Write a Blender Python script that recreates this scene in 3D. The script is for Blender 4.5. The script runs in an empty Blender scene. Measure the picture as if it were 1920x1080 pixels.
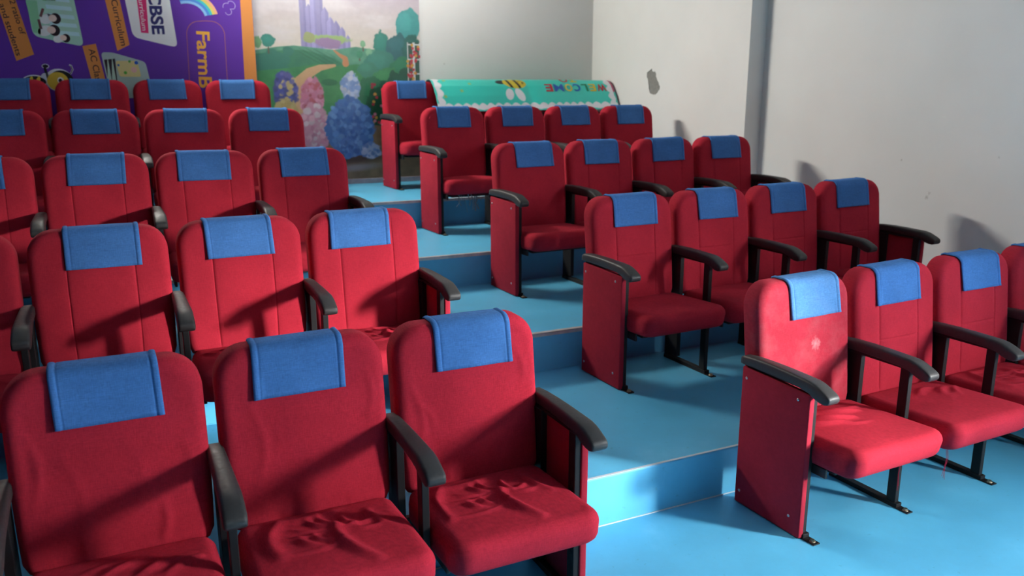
import bpy, bmesh, math, random
import numpy as np
from mathutils import Matrix, Vector
from mathutils.geometry import tessellate_polygon

S = bpy.context.scene
COL = S.collection
RNG = random.Random(7)

# ------------------------------------------------------------------ camera
F_PX = 1545.3
CAM = Vector((-1.2733, -2.4615, 1.6461))
YAW, PITCH, ROLL = 0.4491, -0.2322, -0.0005
cd = bpy.data.cameras.new('camera')
cam = bpy.data.objects.new('camera', cd)
COL.objects.link(cam)
fw = Vector((math.sin(YAW) * math.cos(PITCH), math.cos(YAW) * math.cos(PITCH), math.sin(PITCH)))
rt = fw.cross(Vector((0, 0, 1))).normalized()
up = rt.cross(fw)
r2 = math.cos(ROLL) * rt + math.sin(ROLL) * up
u2 = -math.sin(ROLL) * rt + math.cos(ROLL) * up
cam.matrix_world = Matrix(((r2.x, u2.x, -fw.x, CAM.x), (r2.y, u2.y, -fw.y, CAM.y), (r2.z, u2.z, -fw.z, CAM.z), (0, 0, 0, 1)))
cd.sensor_width = 36.0
cd.lens = F_PX / 1920 * 36.0
cd.clip_start = 0.05
cd.dof.use_dof = True
cd.dof.focus_distance = 3.0
cd.dof.aperture_fstop = 3.2
S.camera = cam

# ------------------------------------------------------------------ world, lights, exposure
w = bpy.data.worlds.new('world')
S.world = w
w.use_nodes = True
bg = w.node_tree.nodes['Background']
bg.inputs['Color'].default_value = (0.94, 0.97, 1.0, 1)       # overcast sky outside
bg.inputs['Strength'].default_value = 160.0

def area(name, loc, target, sx, sy, watts, color, spread=180):
    l = bpy.data.lights.new(name, 'AREA')
    l.shape = 'RECTANGLE'
    l.size, l.size_y = sx, sy
    l.energy = watts
    l.color = color
    l.spread = math.radians(spread)
    o = bpy.data.objects.new(name, l)
    COL.objects.link(o)
    o.location = loc
    d = Vector(target) - Vector(loc)
    o.rotation_euler = d.to_track_quat('-Z', 'Y').to_euler()
    return o

# the overcast sky lights the room through the window in the right wall, in front of the seats
WY0, WY1, WZ0, WZ1 = -3.58, -2.84, 1.12, 2.36
p_ = area('window_portal', (3.50, (WY0 + WY1) / 2, (WZ0 + WZ1) / 2), (0.0, (WY0 + WY1) / 2, (WZ0 + WZ1) / 2), WY1 - WY0, WZ1 - WZ0, 1, (1, 1, 1))
p_.data.cycles.is_portal = True
# low hazy sun behind the overcast, through the same window
sl = bpy.data.lights.new('hazy_sun', 'SUN')
sl.energy = 21.0
sl.angle = math.radians(13)
sl.color = (1.0, 0.97, 0.93)
so = bpy.data.objects.new('hazy_sun', sl)
COL.objects.link(so)
az, el = math.radians(48), math.radians(11)
so.rotation_euler = Vector((-math.cos(az) * math.cos(el), math.sin(az) * math.cos(el), -math.sin(el))).to_track_quat('-Z', 'Y').to_euler()
# tube lamp high on the back wall shining out over the rows
area('rear_tube_light', (-1.0, 4.97, 3.10), (1.8, 3.1, 2.45), 2.0, 0.06, 122, (1.0, 0.97, 0.89), 140)
# added fill light with no known lamp behind it, brightens the back wall
area('added_wall_fill', (1.3, 1.5, 3.50), (1.0, 5.06, 3.42), 1.2, 0.3, 18, (1.0, 0.97, 0.93), 60)

S.view_settings.view_transform = 'Standard'
S.view_settings.look = 'None'
S.view_settings.exposure = 0.5
S.view_settings.gamma = 1.0
S.view_settings.use_curve_mapping = False
S.cycles.use_denoising = True

# ------------------------------------------------------------------ materials
def mat(name, color, rough=0.6, metallic=0.0, spec=0.5, sheen=0.0):
    m = bpy.data.materials.new(name)
    m.use_nodes = True
    b = m.node_tree.nodes['Principled BSDF']
    b.inputs['Base Color'].default_value = (*color, 1)
    b.inputs['Roughness'].default_value = rough
    b.inputs['Metallic'].default_value = metallic
    b.inputs['Specular IOR Level'].default_value = spec
    if sheen:
        b.inputs['Sheen Weight'].default_value = sheen
        b.inputs['Sheen Roughness'].default_value = 0.5
        b.inputs['Sheen Tint'].default_value = (*color, 1)
    return m

def N(m, t, **kw):
    n = m.node_tree.nodes.new(t)
    for k, v in kw.items():
        setattr(n, k, v)
    return n

def L(m, a, ao, b, bi):
    m.node_tree.links.new(a.outputs[ao], b.inputs[bi])

def ramp(m, src, out, stops):
    r = N(m, 'ShaderNodeValToRGB')
    L(m, src, out, r, 'Fac')
    el = r.color_ramp.elements
    while len(el) < len(stops):
        el.new(0.5)
    for e, (p, c) in zip(el, stops):
        e.position = p
        e.color = (*c, 1) if len(c) == 3 else c
    return r

def scaled(c, k):
    return tuple(min(1, x * k) for x in c)

def fabric(name, color, dust=0.0, dustcol=(0.55, 0.42, 0.42), var=0.10, thread=700, spots=()):
    m = mat(name, color, 0.92, spec=0.12, sheen=0.12)
    b = m.node_tree.nodes['Principled BSDF']
    tc = N(m, 'ShaderNodeTexCoord')
    hs = []
    for sc in ((thread, 60, 60), (60, 60, thread)):
        mp = N(m, 'ShaderNodeMapping')
        mp.inputs['Scale'].default_value = sc
        L(m, tc, 'Object', mp, 'Vector')
        n = N(m, 'ShaderNodeTexNoise')
        n.inputs['Scale'].default_value = 1.0
        n.inputs['Detail'].default_value = 1.0
        L(m, mp, 'Vector', n, 'Vector')
        hs.append(n)
    add = N(m, 'ShaderNodeMath', operation='ADD')
    L(m, hs[0], 'Fac', add, 0)
    L(m, hs[1], 'Fac', add, 1)
    # wear: broad soft variation of the dye
    n2 = N(m, 'ShaderNodeTexNoise')
    n2.inputs['Scale'].default_value = 7.0
    n2.inputs['Detail'].default_value = 4.0
    oi = N(m, 'ShaderNodeObjectInfo')
    mo = N(m, 'ShaderNodeVectorMath', operation='ADD')
    L(m, tc, 'Object', mo, 0)
    L(m, oi, 'Random', mo, 1)
    L(m, mo, 'Vector', n2, 'Vector')
    r1 = ramp(m, add, 'Value', [(0.70 / 2, (1 - var * 1.6,) * 3), (1.3 / 2, (1 + var,) * 3)])
    hf = N(m, 'ShaderNodeMath', operation='MULTIPLY')
    L(m, add, 'Value', hf, 0)
    hf.inputs[1].default_value = 0.5
    L(m, hf, 'Value', r1, 'Fac')
    r2_ = ramp(m, n2, 'Fac', [(0.3, (0.90,) * 3), (0.7, (1.08,) * 3)])
    mx = N(m, 'ShaderNodeMix', data_type='RGBA', blend_type='MULTIPLY')
    mx.inputs['Factor'].default_value = 1
    mx.inputs['A'].default_value = (*color, 1)
    L(m, r1, 'Color', mx, 'B')
    mx2 = N(m, 'ShaderNodeMix', data_type='RGBA', blend_type='MULTIPLY')
    mx2.inputs['Factor'].default_value = 1
    L(m, mx, 'Result', mx2, 'A')
    L(m, r2_, 'Color', mx2, 'B')
    last = mx2
    if dust:
        n3 = N(m, 'ShaderNodeTexNoise')
        n3.inputs['Scale'].default_value = 9.0
        n3.inputs['Detail'].default_value = 8.0
        n3.inputs['Roughness'].default_value = 0.7
        L(m, mo, 'Vector', n3, 'Vector')
        r3 = ramp(m, n3, 'Fac', [(0.45, (0,) * 3), (0.75, (dust,) * 3)])
        mx3 = N(m, 'ShaderNodeMix', data_type='RGBA')
        L(m, r3, 'Color', mx3, 'Factor')
        L(m, last, 'Result', mx3, 'A')
        mx3.inputs['B'].default_value = (*dustcol, 1)
        last = mx3
    for (px, pz, rad, amt) in spots:
        sp = N(m, 'ShaderNodeSeparateXYZ')
        L(m, tc, 'Object', sp, 'Vector')
        cx = N(m, 'ShaderNodeCombineXYZ')
        L(m, sp, 'X', cx, 'X')
        L(m, sp, 'Z', cx, 'Y')
        dn = N(m, 'ShaderNodeVectorMath', operation='DISTANCE')
        L(m, cx, 'Vector', dn, 0)
        dn.inputs[1].default_value = (px, pz, 0)
        nz = N(m, 'ShaderNodeTexNoise')
        nz.inputs['Scale'].default_value = 70
        nz.inputs['Detail'].default_value = 5
        L(m, tc, 'Object', nz, 'Vector')
        ad = N(m, 'ShaderNodeMath', operation='MULTIPLY_ADD')
        L(m, nz, 'Fac', ad, 0)
        ad.inputs[1].default_value = rad * 1.4
        L(m, dn, 'Value', ad, 2)
        rr = ramp(m, ad, 'Value', [(rad * 0.5, (amt,) * 3), (rad * 1.6, (0,) * 3)])
        mx4 = N(m, 'ShaderNodeMix', data_type='RGBA')
        L(m, rr, 'Color', mx4, 'Factor')
        L(m, last, 'Result', mx4, 'A')
        mx4.inputs['B'].default_value = (0.75, 0.62, 0.62, 1)
        last = mx4
    L(m, last, 'Result', b, 'Base Color')
    bp = N(m, 'ShaderNodeBump')
    bp.inputs['Strength'].default_value = 0.25
    bp.inputs['Distance'].default_value = 0.0008
    L(m, add, 'Value', bp, 'Height')
    L(m, bp, 'Normal', b, 'Normal')
    return m

RED = (0.43, 0.021, 0.040)
BLUE = (0.062, 0.185, 0.46)
M_red = fabric('red_fabric', RED)
M_red_loose = fabric('red_fabric_loose', (0.46, 0.021, 0.042), var=0.14)
M_red_dusty = fabric('red_fabric_dusty', (0.40, 0.026, 0.046), dust=0.10, spots=((0.035, 0.655, 0.032, 0.42),))
M_red_panel = fabric('red_panel_cloth', (0.38, 0.022, 0.042), var=0.06)
M_blue = fabric('blue_fabric', BLUE, dust=0.06, dustcol=(0.10, 0.13, 0.16), var=0.13, thread=620)
M_blue_worn = fabric('blue_fabric_worn', (0.08, 0.22, 0.47), dust=0.15, dustcol=(0.26, 0.33, 0.42), var=0.13, thread=620)

def plastic(name, color, rough, bump=0.1, scale=60, spec=0.5, var=0.15):
    m = mat(name, color, rough, spec=spec)
    b = m.node_tree.nodes['Principled BSDF']
    tc = N(m, 'ShaderNodeTexCoord')
    n = N(m, 'ShaderNodeTexNoise')
    n.inputs['Scale'].default_value = scale
    n.inputs['Detail'].default_value = 5
    L(m, tc, 'Object', n, 'Vector')
    r = ramp(m, n, 'Fac', [(0.3, scaled(color, 1 - var)), (0.7, scaled(color, 1 + var))])
    L(m, r, 'Color', b, 'Base Color')
    rr = ramp(m, n, 'Fac', [(0.3, (rough * 0.85,) * 3), (0.7, (rough * 1.15,) * 3)])
    L(m, rr, 'Color', b, 'Roughness')
    bp = N(m, 'ShaderNodeBump')
    bp.inputs['Strength'].default_value = bump
    bp.inputs['Distance'].default_value = 0.002
    L(m, n, 'Fac', bp, 'Height')
    L(m, bp, 'Normal', b, 'Normal')
    return m

M_pad = plastic('black_armrest_foam', (0.034, 0.032, 0.032), 0.50, 0.06, 90, spec=0.4)
M_frame = plastic('black_frame_paint', (0.010, 0.010, 0.011), 0.55, 0.05, 40, spec=0.3)
M_pan = plastic('black_pan_plastic', (0.010, 0.010, 0.012), 0.5, 0.05, 40)
M_steel = mat('steel_screw', (0.62, 0.62, 0.62), 0.35, 1.0)
M_brass = mat('zinc_bolt', (0.50, 0.42, 0.30), 0.4, 1.0)
M_thread = mat('red_thread', (0.42, 0.02, 0.05), 0.9, spec=0.1)
M_lining = mat('torn_lining_cloth', (0.22, 0.28, 0.33), 0.9, spec=0.1)

def vinyl(name, c):
    m = mat(name, c, 0.42, spec=0.5)
    b = m.node_tree.nodes['Principled BSDF']
    tc = N(m, 'ShaderNodeTexCoord')
    n = N(m, 'ShaderNodeTexNoise')
    n.inputs['Scale'].default_value = 3.0
    n.inputs['Detail'].default_value = 7
    n.inputs['Roughness'].default_value = 0.65
    L(m, tc, 'Object', n, 'Vector')
    r = ramp(m, n, 'Fac', [(0.3, scaled(c, 0.88)), (0.6, c), (0.75, (c[0] * 1.35, c[1] * 1.1, c[2] * 1.06))])
    n2 = N(m, 'ShaderNodeTexNoise')
    n2.inputs['Scale'].default_value = 38
    n2.inputs['Detail'].default_value = 3
    L(m, tc, 'Object', n2, 'Vector')
    r2_ = ramp(m, n2, 'Fac', [(0.26, (0.72,) * 3), (0.33, (1.0,) * 3)])
    mx = N(m, 'ShaderNodeMix', data_type='RGBA', blend_type='MULTIPLY')
    mx.inputs['Factor'].default_value = 0.5
    L(m, r, 'Color', mx, 'A')
    L(m, r2_, 'Color', mx, 'B')
    L(m, mx, 'Result', b, 'Base Color')
    rr = ramp(m, n, 'Fac', [(0.3, (0.36,) * 3), (0.7, (0.50,) * 3)])
    L(m, rr, 'Color', b, 'Roughness')
    bp = N(m, 'ShaderNodeBump')
    bp.inputs['Strength'].default_value = 0.08
    bp.inputs['Distance'].default_value = 0.003
    L(m, n2, 'Fac', bp, 'Height')
    L(m, bp, 'Normal', b, 'Normal')
    return m

M_vinyl = vinyl('blue_vinyl', (0.125, 0.55, 0.84))

def paint(name, c, scuffs=()):
    m = mat(name, c, 0.75, spec=0.25)
    b = m.node_tree.nodes['Principled BSDF']
    tc = N(m, 'ShaderNodeTexCoord')
    n = N(m, 'ShaderNodeTexNoise')
    n.inputs['Scale'].default_value = 1.3
    n.inputs['Detail'].default_value = 6
    L(m, tc, 'Object', n, 'Vector')
    r = ramp(m, n, 'Fac', [(0.3, scaled(c, 0.94)), (0.7, scaled(c, 1.03))])
    # scuffs and hand marks
    n2 = N(m, 'ShaderNodeTexNoise')
    n2.inputs['Scale'].default_value = 9
    n2.inputs['Detail'].default_value = 6
    n2.inputs['Roughness'].default_value = 0.75
    L(m, tc, 'Object', n2, 'Vector')
    r2_ = ramp(m, n2, 'Fac', [(0.70, (1,) * 3), (0.80, (0.86, 0.82, 0.78))])
    mx = N(m, 'ShaderNodeMix', data_type='RGBA', blend_type='MULTIPLY')
    mx.inputs['Factor'].default_value = 0.7
    L(m, r, 'Color', mx, 'A')
    L(m, r2_, 'Color', mx, 'B')
    last = mx
    if scuffs:
        n3 = N(m, 'ShaderNodeTexNoise')
        n3.inputs['Scale'].default_value = 60
        n3.inputs['Detail'].default_value = 4
        L(m, tc, 'Object', n3, 'Vector')
    for (px, py, pz, rad) in scuffs:
        dn = N(m, 'ShaderNodeVectorMath', operation='DISTANCE')
        L(m, tc, 'Object', dn, 0)
        dn.inputs[1].default_value = (px, py, pz)
        ad = N(m, 'ShaderNodeMath', operation='MULTIPLY_ADD')
        L(m, n3, 'Fac', ad, 0)
        ad.inputs[1].default_value = rad * 2.2
        L(m, dn, 'Value', ad, 2)
        rr = ramp(m, ad, 'Value', [(rad * 1.1, (0.55,) * 3), (rad * 1.9, (0,) * 3)])
        mk = N(m, 'ShaderNodeMix', data_type='RGBA')
        L(m, rr, 'Color', mk, 'Factor')
        L(m, last, 'Result', mk, 'A')
        mk.inputs['B'].default_value = (0.33, 0.30, 0.26, 1)
        last = mk
    L(m, last, 'Result', b, 'Base Color')
    bp = N(m, 'ShaderNodeBump')
    bp.inputs['Strength'].default_value = 0.15
    bp.inputs['Distance'].default_value = 0.004
    L(m, n2, 'Fac', bp, 'Height')
    L(m, bp, 'Normal', b, 'Normal')
    return m

M_wall = paint('white_wall_paint', (0.76, 0.745, 0.715), scuffs=[(3.42, 1.141, 0.994, 0.022), (3.42, 1.129, 1.022, 0.016), (3.42, 0.696, 1.278, 0.012), (3.42, 1.363, 1.216, 0.012), (1.644, 5.058, 1.913, 0.014)])
M_ceil = paint('ceiling_paint', (0.42, 0.42, 0.42))
M_dim = paint('grey_wall_paint', (0.06, 0.06, 0.06))
M_cement = plastic('bare_cement', (0.24, 0.235, 0.215), 0.9, 0.4, 45)
M_alu = plastic('aluminium_nosing', (0.66, 0.63, 0.62), 0.40, 0.05, 25)
M_alu.node_tree.nodes['Principled BSDF'].inputs['Metallic'].default_value = 0.25
M_bead = mat('white_sealant', (0.62, 0.70, 0.76), 0.5)
M_skirt = plastic('grey_skirting', (0.36, 0.33, 0.38), 0.6, 0.05, 20)

_print = {}
def flat(c, rough=0.55):
    key = (tuple(round(x, 4) for x in c), rough)
    if key not in _print:
        _print[key] = mat('print_ink', c, rough, spec=0.3)
    return _print[key]

def srgb(r, g, b):
    f = lambda v: v / 255 / 12.92 if v / 255 <= 0.04045 else ((v / 255 + 0.055) / 1.055) ** 2.4
    return (f(r), f(g), f(b))

def attr_mat(name, rough=0.5, spec=0.4):
    m = mat(name, (0.5, 0.5, 0.5), rough, spec=spec)
    a = N(m, 'ShaderNodeAttribute', attribute_name='ink')
    L(m, a, 'Color', m.node_tree.nodes['Principled BSDF'], 'Base Color')
    return m

# ------------------------------------------------------------------ object helpers
def link(name, me, parent=None, m=None, loc=None, rot=None):
    o = bpy.data.objects.new(name, me)
    COL.objects.link(o)
    if m is not None and me is not None and not me.materials:
        me.materials.append(m)
    if parent is not None:
        o.parent = parent
    if loc is not None:
        o.location = loc
    if rot is not None:
        o.rotation_euler = rot
    return o

def mesh(name, verts, faces, m=None, smooth=True):
    me = bpy.data.meshes.new(name)
    me.from_pydata([tuple(map(float, v)) for v in verts], [], [tuple(map(int, f)) for f in faces])
    me.update()
    if smooth:
        me.polygons.foreach_set('use_smooth', [True] * len(me.polygons))
    if m is not None:
        me.materials.append(m)
    return me

def bm_mesh(name, bm, m=None, smooth=False):
    bmesh.ops.recalc_face_normals(bm, faces=bm.faces)
    me = bpy.data.meshes.new(name)
    bm.to_mesh(me)
    bm.free()
    if smooth:
        me.polygons.foreach_set('use_smooth', [True] * len(me.polygons))
    if m is not None:
        me.materials.append(m)
    return me

def bm_box(bm, x0, x1, y0, y1, z0, z1, bev=0.0, seg=2):
    r = bmesh.ops.create_cube(bm, size=1.0)
    vs = r['verts']
    for v in vs:
        v.co = Vector((x0 + (v.co.x + 0.5) * (x1 - x0), y0 + (v.co.y + 0.5) * (y1 - y0), z0 + (v.co.z + 0.5) * (z1 - z0)))
    if bev:
        es = list({e for v in vs for e in v.link_edges})
        bmesh.ops.bevel(bm, geom=es, offset=bev, segments=seg, affect='EDGES', profile=0.5)

def box_mesh(name, boxes, m, bev=0.0, seg=2):
    bm = bmesh.new()
    for b in boxes:
        bm_box(bm, *b, bev=bev, seg=seg)
    return bm_mesh(name, bm, m)

def tag(o, label=None, cat=None, group=None, kind=None):
    if label:
        o['label'] = label
    if cat:
        o['category'] = cat
    if group:
        o['group'] = group
    if kind:
        o['kind'] = kind
    return o

def tube_mesh(name, pts, rad, m, sides=6):
    V, Fc = [], []
    pts = [Vector(p) for p in pts]
    for i, p in enumerate(pts):
        t = (pts[min(i + 1, len(pts) - 1)] - pts[max(i - 1, 0)]).normalized()
        a = t.cross(Vector((0.31, 0.9, 0.2))).normalized()
        b = t.cross(a)
        for k in range(sides):
            an = 2 * math.pi * k / sides
            V.append(p + rad * (math.cos(an) * a + math.sin(an) * b))
    for i in range(len(pts) - 1):
        for k in range(sides):
            k2 = (k + 1) % sides
            Fc.append((i * sides + k, i * sides + k2, (i + 1) * sides + k2, (i + 1) * sides + k))
    Fc.append(tuple(range(sides)))
    Fc.append(tuple(range((len(pts) - 1) * sides, len(pts) * sides))[::-1])
    return mesh(name, V, Fc, m)

# ------------------------------------------------------------------ geometry of the room
PITCH_L, PITCH_R = 0.540, 0.5413
D_ROW, H_ROW, NY = 1.203, 0.2077, 0.017
YB = 5.058               # back wall
XW = 3.262               # right wall, far part (a pier)
XN = 3.420               # right wall, near part
YP = 2.715               # where the pier ends
ZC = 3.60
X0, X1, Y0 = -7.5, 3.6, -7.0

floor = link('floor', box_mesh('floor', [(X0, X1, Y0, YB + 0.1, -0.12, 0.0)], M_vinyl))
tag(floor, kind='structure')
for i in range(1, 5):
    bm = bmesh.new()
    y = NY + (i - 1) * D_ROW
    bm_box(bm, X0, X1, y, YB + 0.1, (i - 1) * H_ROW, i * H_ROW)
    es = [e for e in bm.edges if all(abs(v.co.y - y) < 1e-5 and abs(v.co.z - i * H_ROW) < 1e-5 for v in e.verts)]
    bmesh.ops.bevel(bm, geom=es, offset=0.008, segments=4, affect='EDGES', profile=0.5)
    link('step', bm_mesh('step', bm, M_vinyl), floor)
    # metal nosing on the edge (the lowest step has a thin worn strip, its pale colour painting in the edge highlight), sealant bead at the foot
    if i > 1:
        me = box_mesh('nosing', [(X0, XN, y - 0.0035, y + 0.028, i * H_ROW - 0.001, i * H_ROW + 0.0035),
                                 (X0, XN, y - 0.0035, y + 0.0, i * H_ROW - 0.016, i * H_ROW + 0.0035)], M_alu, 0.0012)
    else:
        me = box_mesh('nosing', [(X0, XN, y + 0.002, y + 0.014, i * H_ROW - 0.001, i * H_ROW + 0.0012)], M_bead, 0.0004)
    tag(link('trim_%d' % i, me), kind='structure')
    me = box_mesh('bead', [(X0, XN, y - 0.005, y, (i - 1) * H_ROW, (i - 1) * H_ROW + 0.005)], M_bead if i == 1 else M_vinyl, 0.0015)
    tag(link('trim_%d' % (i + 4), me), kind='structure')

tag(link('wall_back', box_mesh('wall_back', [(X0, X1, YB, YB + 0.12, -0.12, ZC)], M_wall)), kind='structure')
tag(link('ceiling', box_mesh('ceiling', [(X0, X1, Y0, YB, ZC, ZC + 0.1)], M_ceil)), kind='structure')
tag(link('baseboard_back', box_mesh('baseboard_back', [(X0, XW, YB - 0.014, YB, 4 * H_ROW, 4 * H_ROW + 0.045)], M_skirt, 0.003)), kind='structure')

# right wall: the far pier has a chip knocked out of its plaster
hole = [(4.078, 1.795), (4.072, 1.834), (4.050, 1.842), (4.030, 1.850), (4.006, 1.864), (3.992, 1.846), (3.975, 1.836), (3.948, 1.834),
        (3.934, 1.822), (3.936, 1.795), (3.918, 1.772), (3.905, 1.750), (3.884, 1.734), (3.868, 1.706), (3.876, 1.675), (3.900, 1.650),
        (3.930, 1.632), (3.965, 1.628), (4.000, 1.636), (4.026, 1.655), (4.044, 1.690), (4.052, 1.730), (4.060, 1.765)]
hv = []
for k, (y, z) in enumerate(hole):
    y2, z2 = hole[(k + 1) % len(hole)]
    hv.append((y + RNG.uniform(-.003, .003), z + RNG.uniform(-.003, .003)))
    hv.append(((y + y2) / 2 + RNG.uniform(-.005, .005), (z + z2) / 2 + RNG.uniform(-.005, .005)))
outer = [(YP, -0.12), (YB + 0.06, -0.12), (YB + 0.06, ZC), (YP, ZC)]
nO, nH = len(outer), len(hv)
tris = tessellate_polygon([[Vector((a, b, 0)) for a, b in outer], [Vector((a, b, 0)) for a, b in hv]])
V = [(XW, a, b) for a, b in outer] + [(XW, a, b) for a, b in hv] + [(XW + 0.007, a, b) for a, b in hv]
Fc = [tuple(t) for t in tris]
for k in range(nH):
    k2 = (k + 1) % nH
    Fc.append((nO + k, nO + k2, nO + nH + k2, nO + nH + k))
b0 = len(V)
V += [(XN + 0.2, a, b) for a, b in outer]
for k in range(4):
    k2 = (k + 1) % 4
    Fc.append((k, k2, b0 + k2, b0 + k))
Fc.append((b0, b0 + 1, b0 + 2, b0 + 3))
bm = bmesh.new()
bm.from_mesh(mesh('t', V, Fc))
pier = link('wall_right', bm_mesh('wall_right', bm, M_wall))
pier.data.polygons.foreach_set('use_smooth', [False] * len(pier.data.polygons))
tag(pier, kind='structure')
cz = mesh('exposed_cement', [(XW + 0.0065, a, b) for a, b in hv], [tuple(range(nH))], M_cement, smooth=False)
tag(link('exposed_cement', cz, pier), label='grey bare cement where the plaster is knocked out')
near = link('wall_right', box_mesh('wall_right', [(XN, XN + 0.2, -0.2 + Y0, WY0, -0.12, ZC), (XN, XN + 0.2, WY1, YP, -0.12, ZC),
                                                  (XN, XN + 0.2, WY0, WY1, -0.12, WZ0), (XN, XN + 0.2, WY0, WY1, WZ1, ZC)], M_wall))
tag(link('window_1', box_mesh('window_1', [(XN + 0.10, XN + 0.14, WY0, WY1, WZ0, WZ0 + 0.04), (XN + 0.10, XN + 0.14, WY0, WY1, WZ1 - 0.04, WZ1),
                                           (XN + 0.10, XN + 0.14, WY0, WY0 + 0.04, WZ0, WZ1), (XN + 0.10, XN + 0.14, WY1 - 0.04, WY1, WZ0, WZ1)], M_alu)), kind='structure')
tag(link('wall_left', box_mesh('wall_left', [(X0 - 0.12, X0, Y0, YB, -0.12, ZC)], M_dim)), kind='structure')
tag(link('wall_front', box_mesh('wall_front', [(X0, X1, Y0 - 0.12, Y0, -0.12, ZC)], M_dim)), kind='structure')
# added unseen block, put outside to cut off the lowest strip of sky
tag(link('added_sky_block', box_mesh('added_sky_block', [(11.0, 11.4, -70, 40, -3.5, 3.5)], M_cement)), kind='structure')
tag(near, kind='structure')

# ------------------------------------------------------------------ seat shapes
def fsum(x, y, seed, n=7, f0=6, f1=26):
    r = np.random.RandomState(seed)
    o = np.zeros_like(x)
    for _ in range(n):
        f = r.uniform(f0, f1)
        a = r.uniform(0, 2 * np.pi)
        o += np.sin(f * (x * np.cos(a) + y * np.sin(a)) + r.uniform(0, 6.28)) / n
    return o

def strokes(x, y, lst):
    o = np.zeros_like(x)
    for (xa, ya, xb, yb, amp, wd) in lst:
        dx, dy = xb - xa, yb - ya
        l2 = dx * dx + dy * dy
        t = np.clip(((x - xa) * dx + (y - ya) * dy) / l2, 0, 1)
        # a slightly bent stroke
        nx, ny = -dy, dx
        bend = 0.12 * np.sin(np.pi * t)
        d2 = (x - xa - t * dx - bend * nx) ** 2 + (y - ya - t * dy - bend * ny) ** 2
        o += amp * np.exp(-d2 / wd ** 2) * (0.25 + 0.75 * np.sin(np.pi * np.clip(t * 0.86 + 0.07, 0, 1)))
    return o

def pad(wd, ht, th, rt_, rb, e, A, B, bulge=0.0, disp=None, eb=0.012):
    """upholstered slab: returns verts (x, s, d) with d>0 the front, and faces"""
    A, B = np.asarray(A), np.asarray(B)
    nx, ny = len(A), len(B)
    W, Hh = wd - e, ht - e
    a, b = np.meshgrid(A, B)
    x, s = a * W, b * Hh
    R = np.where(s > 0, max(rt_ - e, 0.004), max(rb - e, 0.004))
    qx, qs = (np.abs(x) - (W - R)) / R, (np.abs(s) - (Hh - R)) / R
    cor = (qx > 0) & (qs > 0)
    nrm = np.hypot(qx, qs) + 1e-12
    k = np.where(cor, np.maximum(qx, qs) / nrm, 1)
    nxv = np.where(cor, qx * k, 0)
    nsv = np.where(cor, qs * k, 0)
    x = np.where(cor, np.sign(x) * (W - R + nxv * R), x)
    s = np.where(cor, np.sign(s) * (Hh - R + nsv * R), s)
    d = th / 2 + bulge * (1 - (x / W) ** 2) * (1 - (s / Hh) ** 2)
    if disp is not None:
        fade = np.clip((1 - np.abs(a)) / 0.06, 0, 1) * np.clip((1 - np.abs(b)) / 0.06, 0, 1)
        d = d + disp(x, s) * (0.25 + 0.75 * fade)
    V = [np.stack([x, s, d], -1).reshape(-1, 3)]
    F = []
    for j in range(ny - 1):
        for i in range(nx - 1):
            o = j * nx + i
            F.append((o, o + 1, o + nx + 1, o + nx))
    loop = [i for i in range(nx)] + [j * nx + nx - 1 for j in range(1, ny)] + \
           [(ny - 1) * nx + i for i in range(nx - 2, -1, -1)] + [j * nx for j in range(ny - 2, 0, -1)]
    P = V[0][loop]
    # outward normals along the rim
    nn = np.zeros((len(loop), 2))
    for q, idx in enumerate(loop):
        j, i = divmod(idx, nx)
        if cor[j, i]:
            v = np.array([np.sign(a[j, i]) * nxv[j, i], np.sign(b[j, i]) * nsv[j, i]])
        else:
            v = np.array([np.sign(a[j, i]) if i in (0, nx - 1) else 0.0, np.sign(b[j, i]) if j in (0, ny - 1) else 0.0])
        nn[q] = v / (np.hypot(*v) + 1e-12)
    rings = []
    for q in range(1, 7):
        tq = q / 6 * math.pi / 2
        rings.append((e * math.sin(tq), th / 2 - e * (1 - math.cos(tq))))
    for q in range(0, 4):
        tq = q / 3 * math.pi / 2
        rings.append((e - eb * (1 - math.cos(tq)), -th / 2 + eb * (1 - math.sin(tq))))
    prev = loop
    base = nx * ny
    n = len(loop)
    for ri, (off, dd) in enumerate(rings):
        Q = np.concatenate([P[:, :2] + nn * off, np.full((n, 1), dd)], 1)
        if ri < 3:
            Q[:, 2] += (P[:, 2] - th / 2) * (1 - (ri + 1) / 3.5)
        V.append(Q)
        cur = list(range(base, base + n))
        for q in range(n):
            q2 = (q + 1) % n
            F.append((prev[q2], prev[q], cur[q], cur[q2]))
        prev = cur
        base += n
    F.append(tuple(prev))
    return np.concatenate(V), F

def axis_samples(n, extra=()):
    v = list(np.linspace(-1, 1, n))
    for c, hw in extra:
        v += [c - 2 * hw, c - hw, c, c + hw, c + 2 * hw]
    v = sorted(v)
    out = [v[0]]
    for t in v[1:]:
        if t - out[-1] > 1e-4:
            out.append(t)
    out[-1] = 1.0
    return out

# --- backrest
BW, BH, BT, BE = 0.2540, 0.279, 0.094, 0.036
BZ = 0.638                            # centre height
def lean(z):
    return -0.045 + (z - 0.36) * 0.125
BULGE = 0.012

def back_front(x, z):
    s = z - BZ
    W, Hh = BW - BE, BH - BE
    return lean(z) - (BT / 2 + BULGE * max(0, 1 - (x / W) ** 2) * max(0, 1 - (s / Hh) ** 2))

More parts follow.
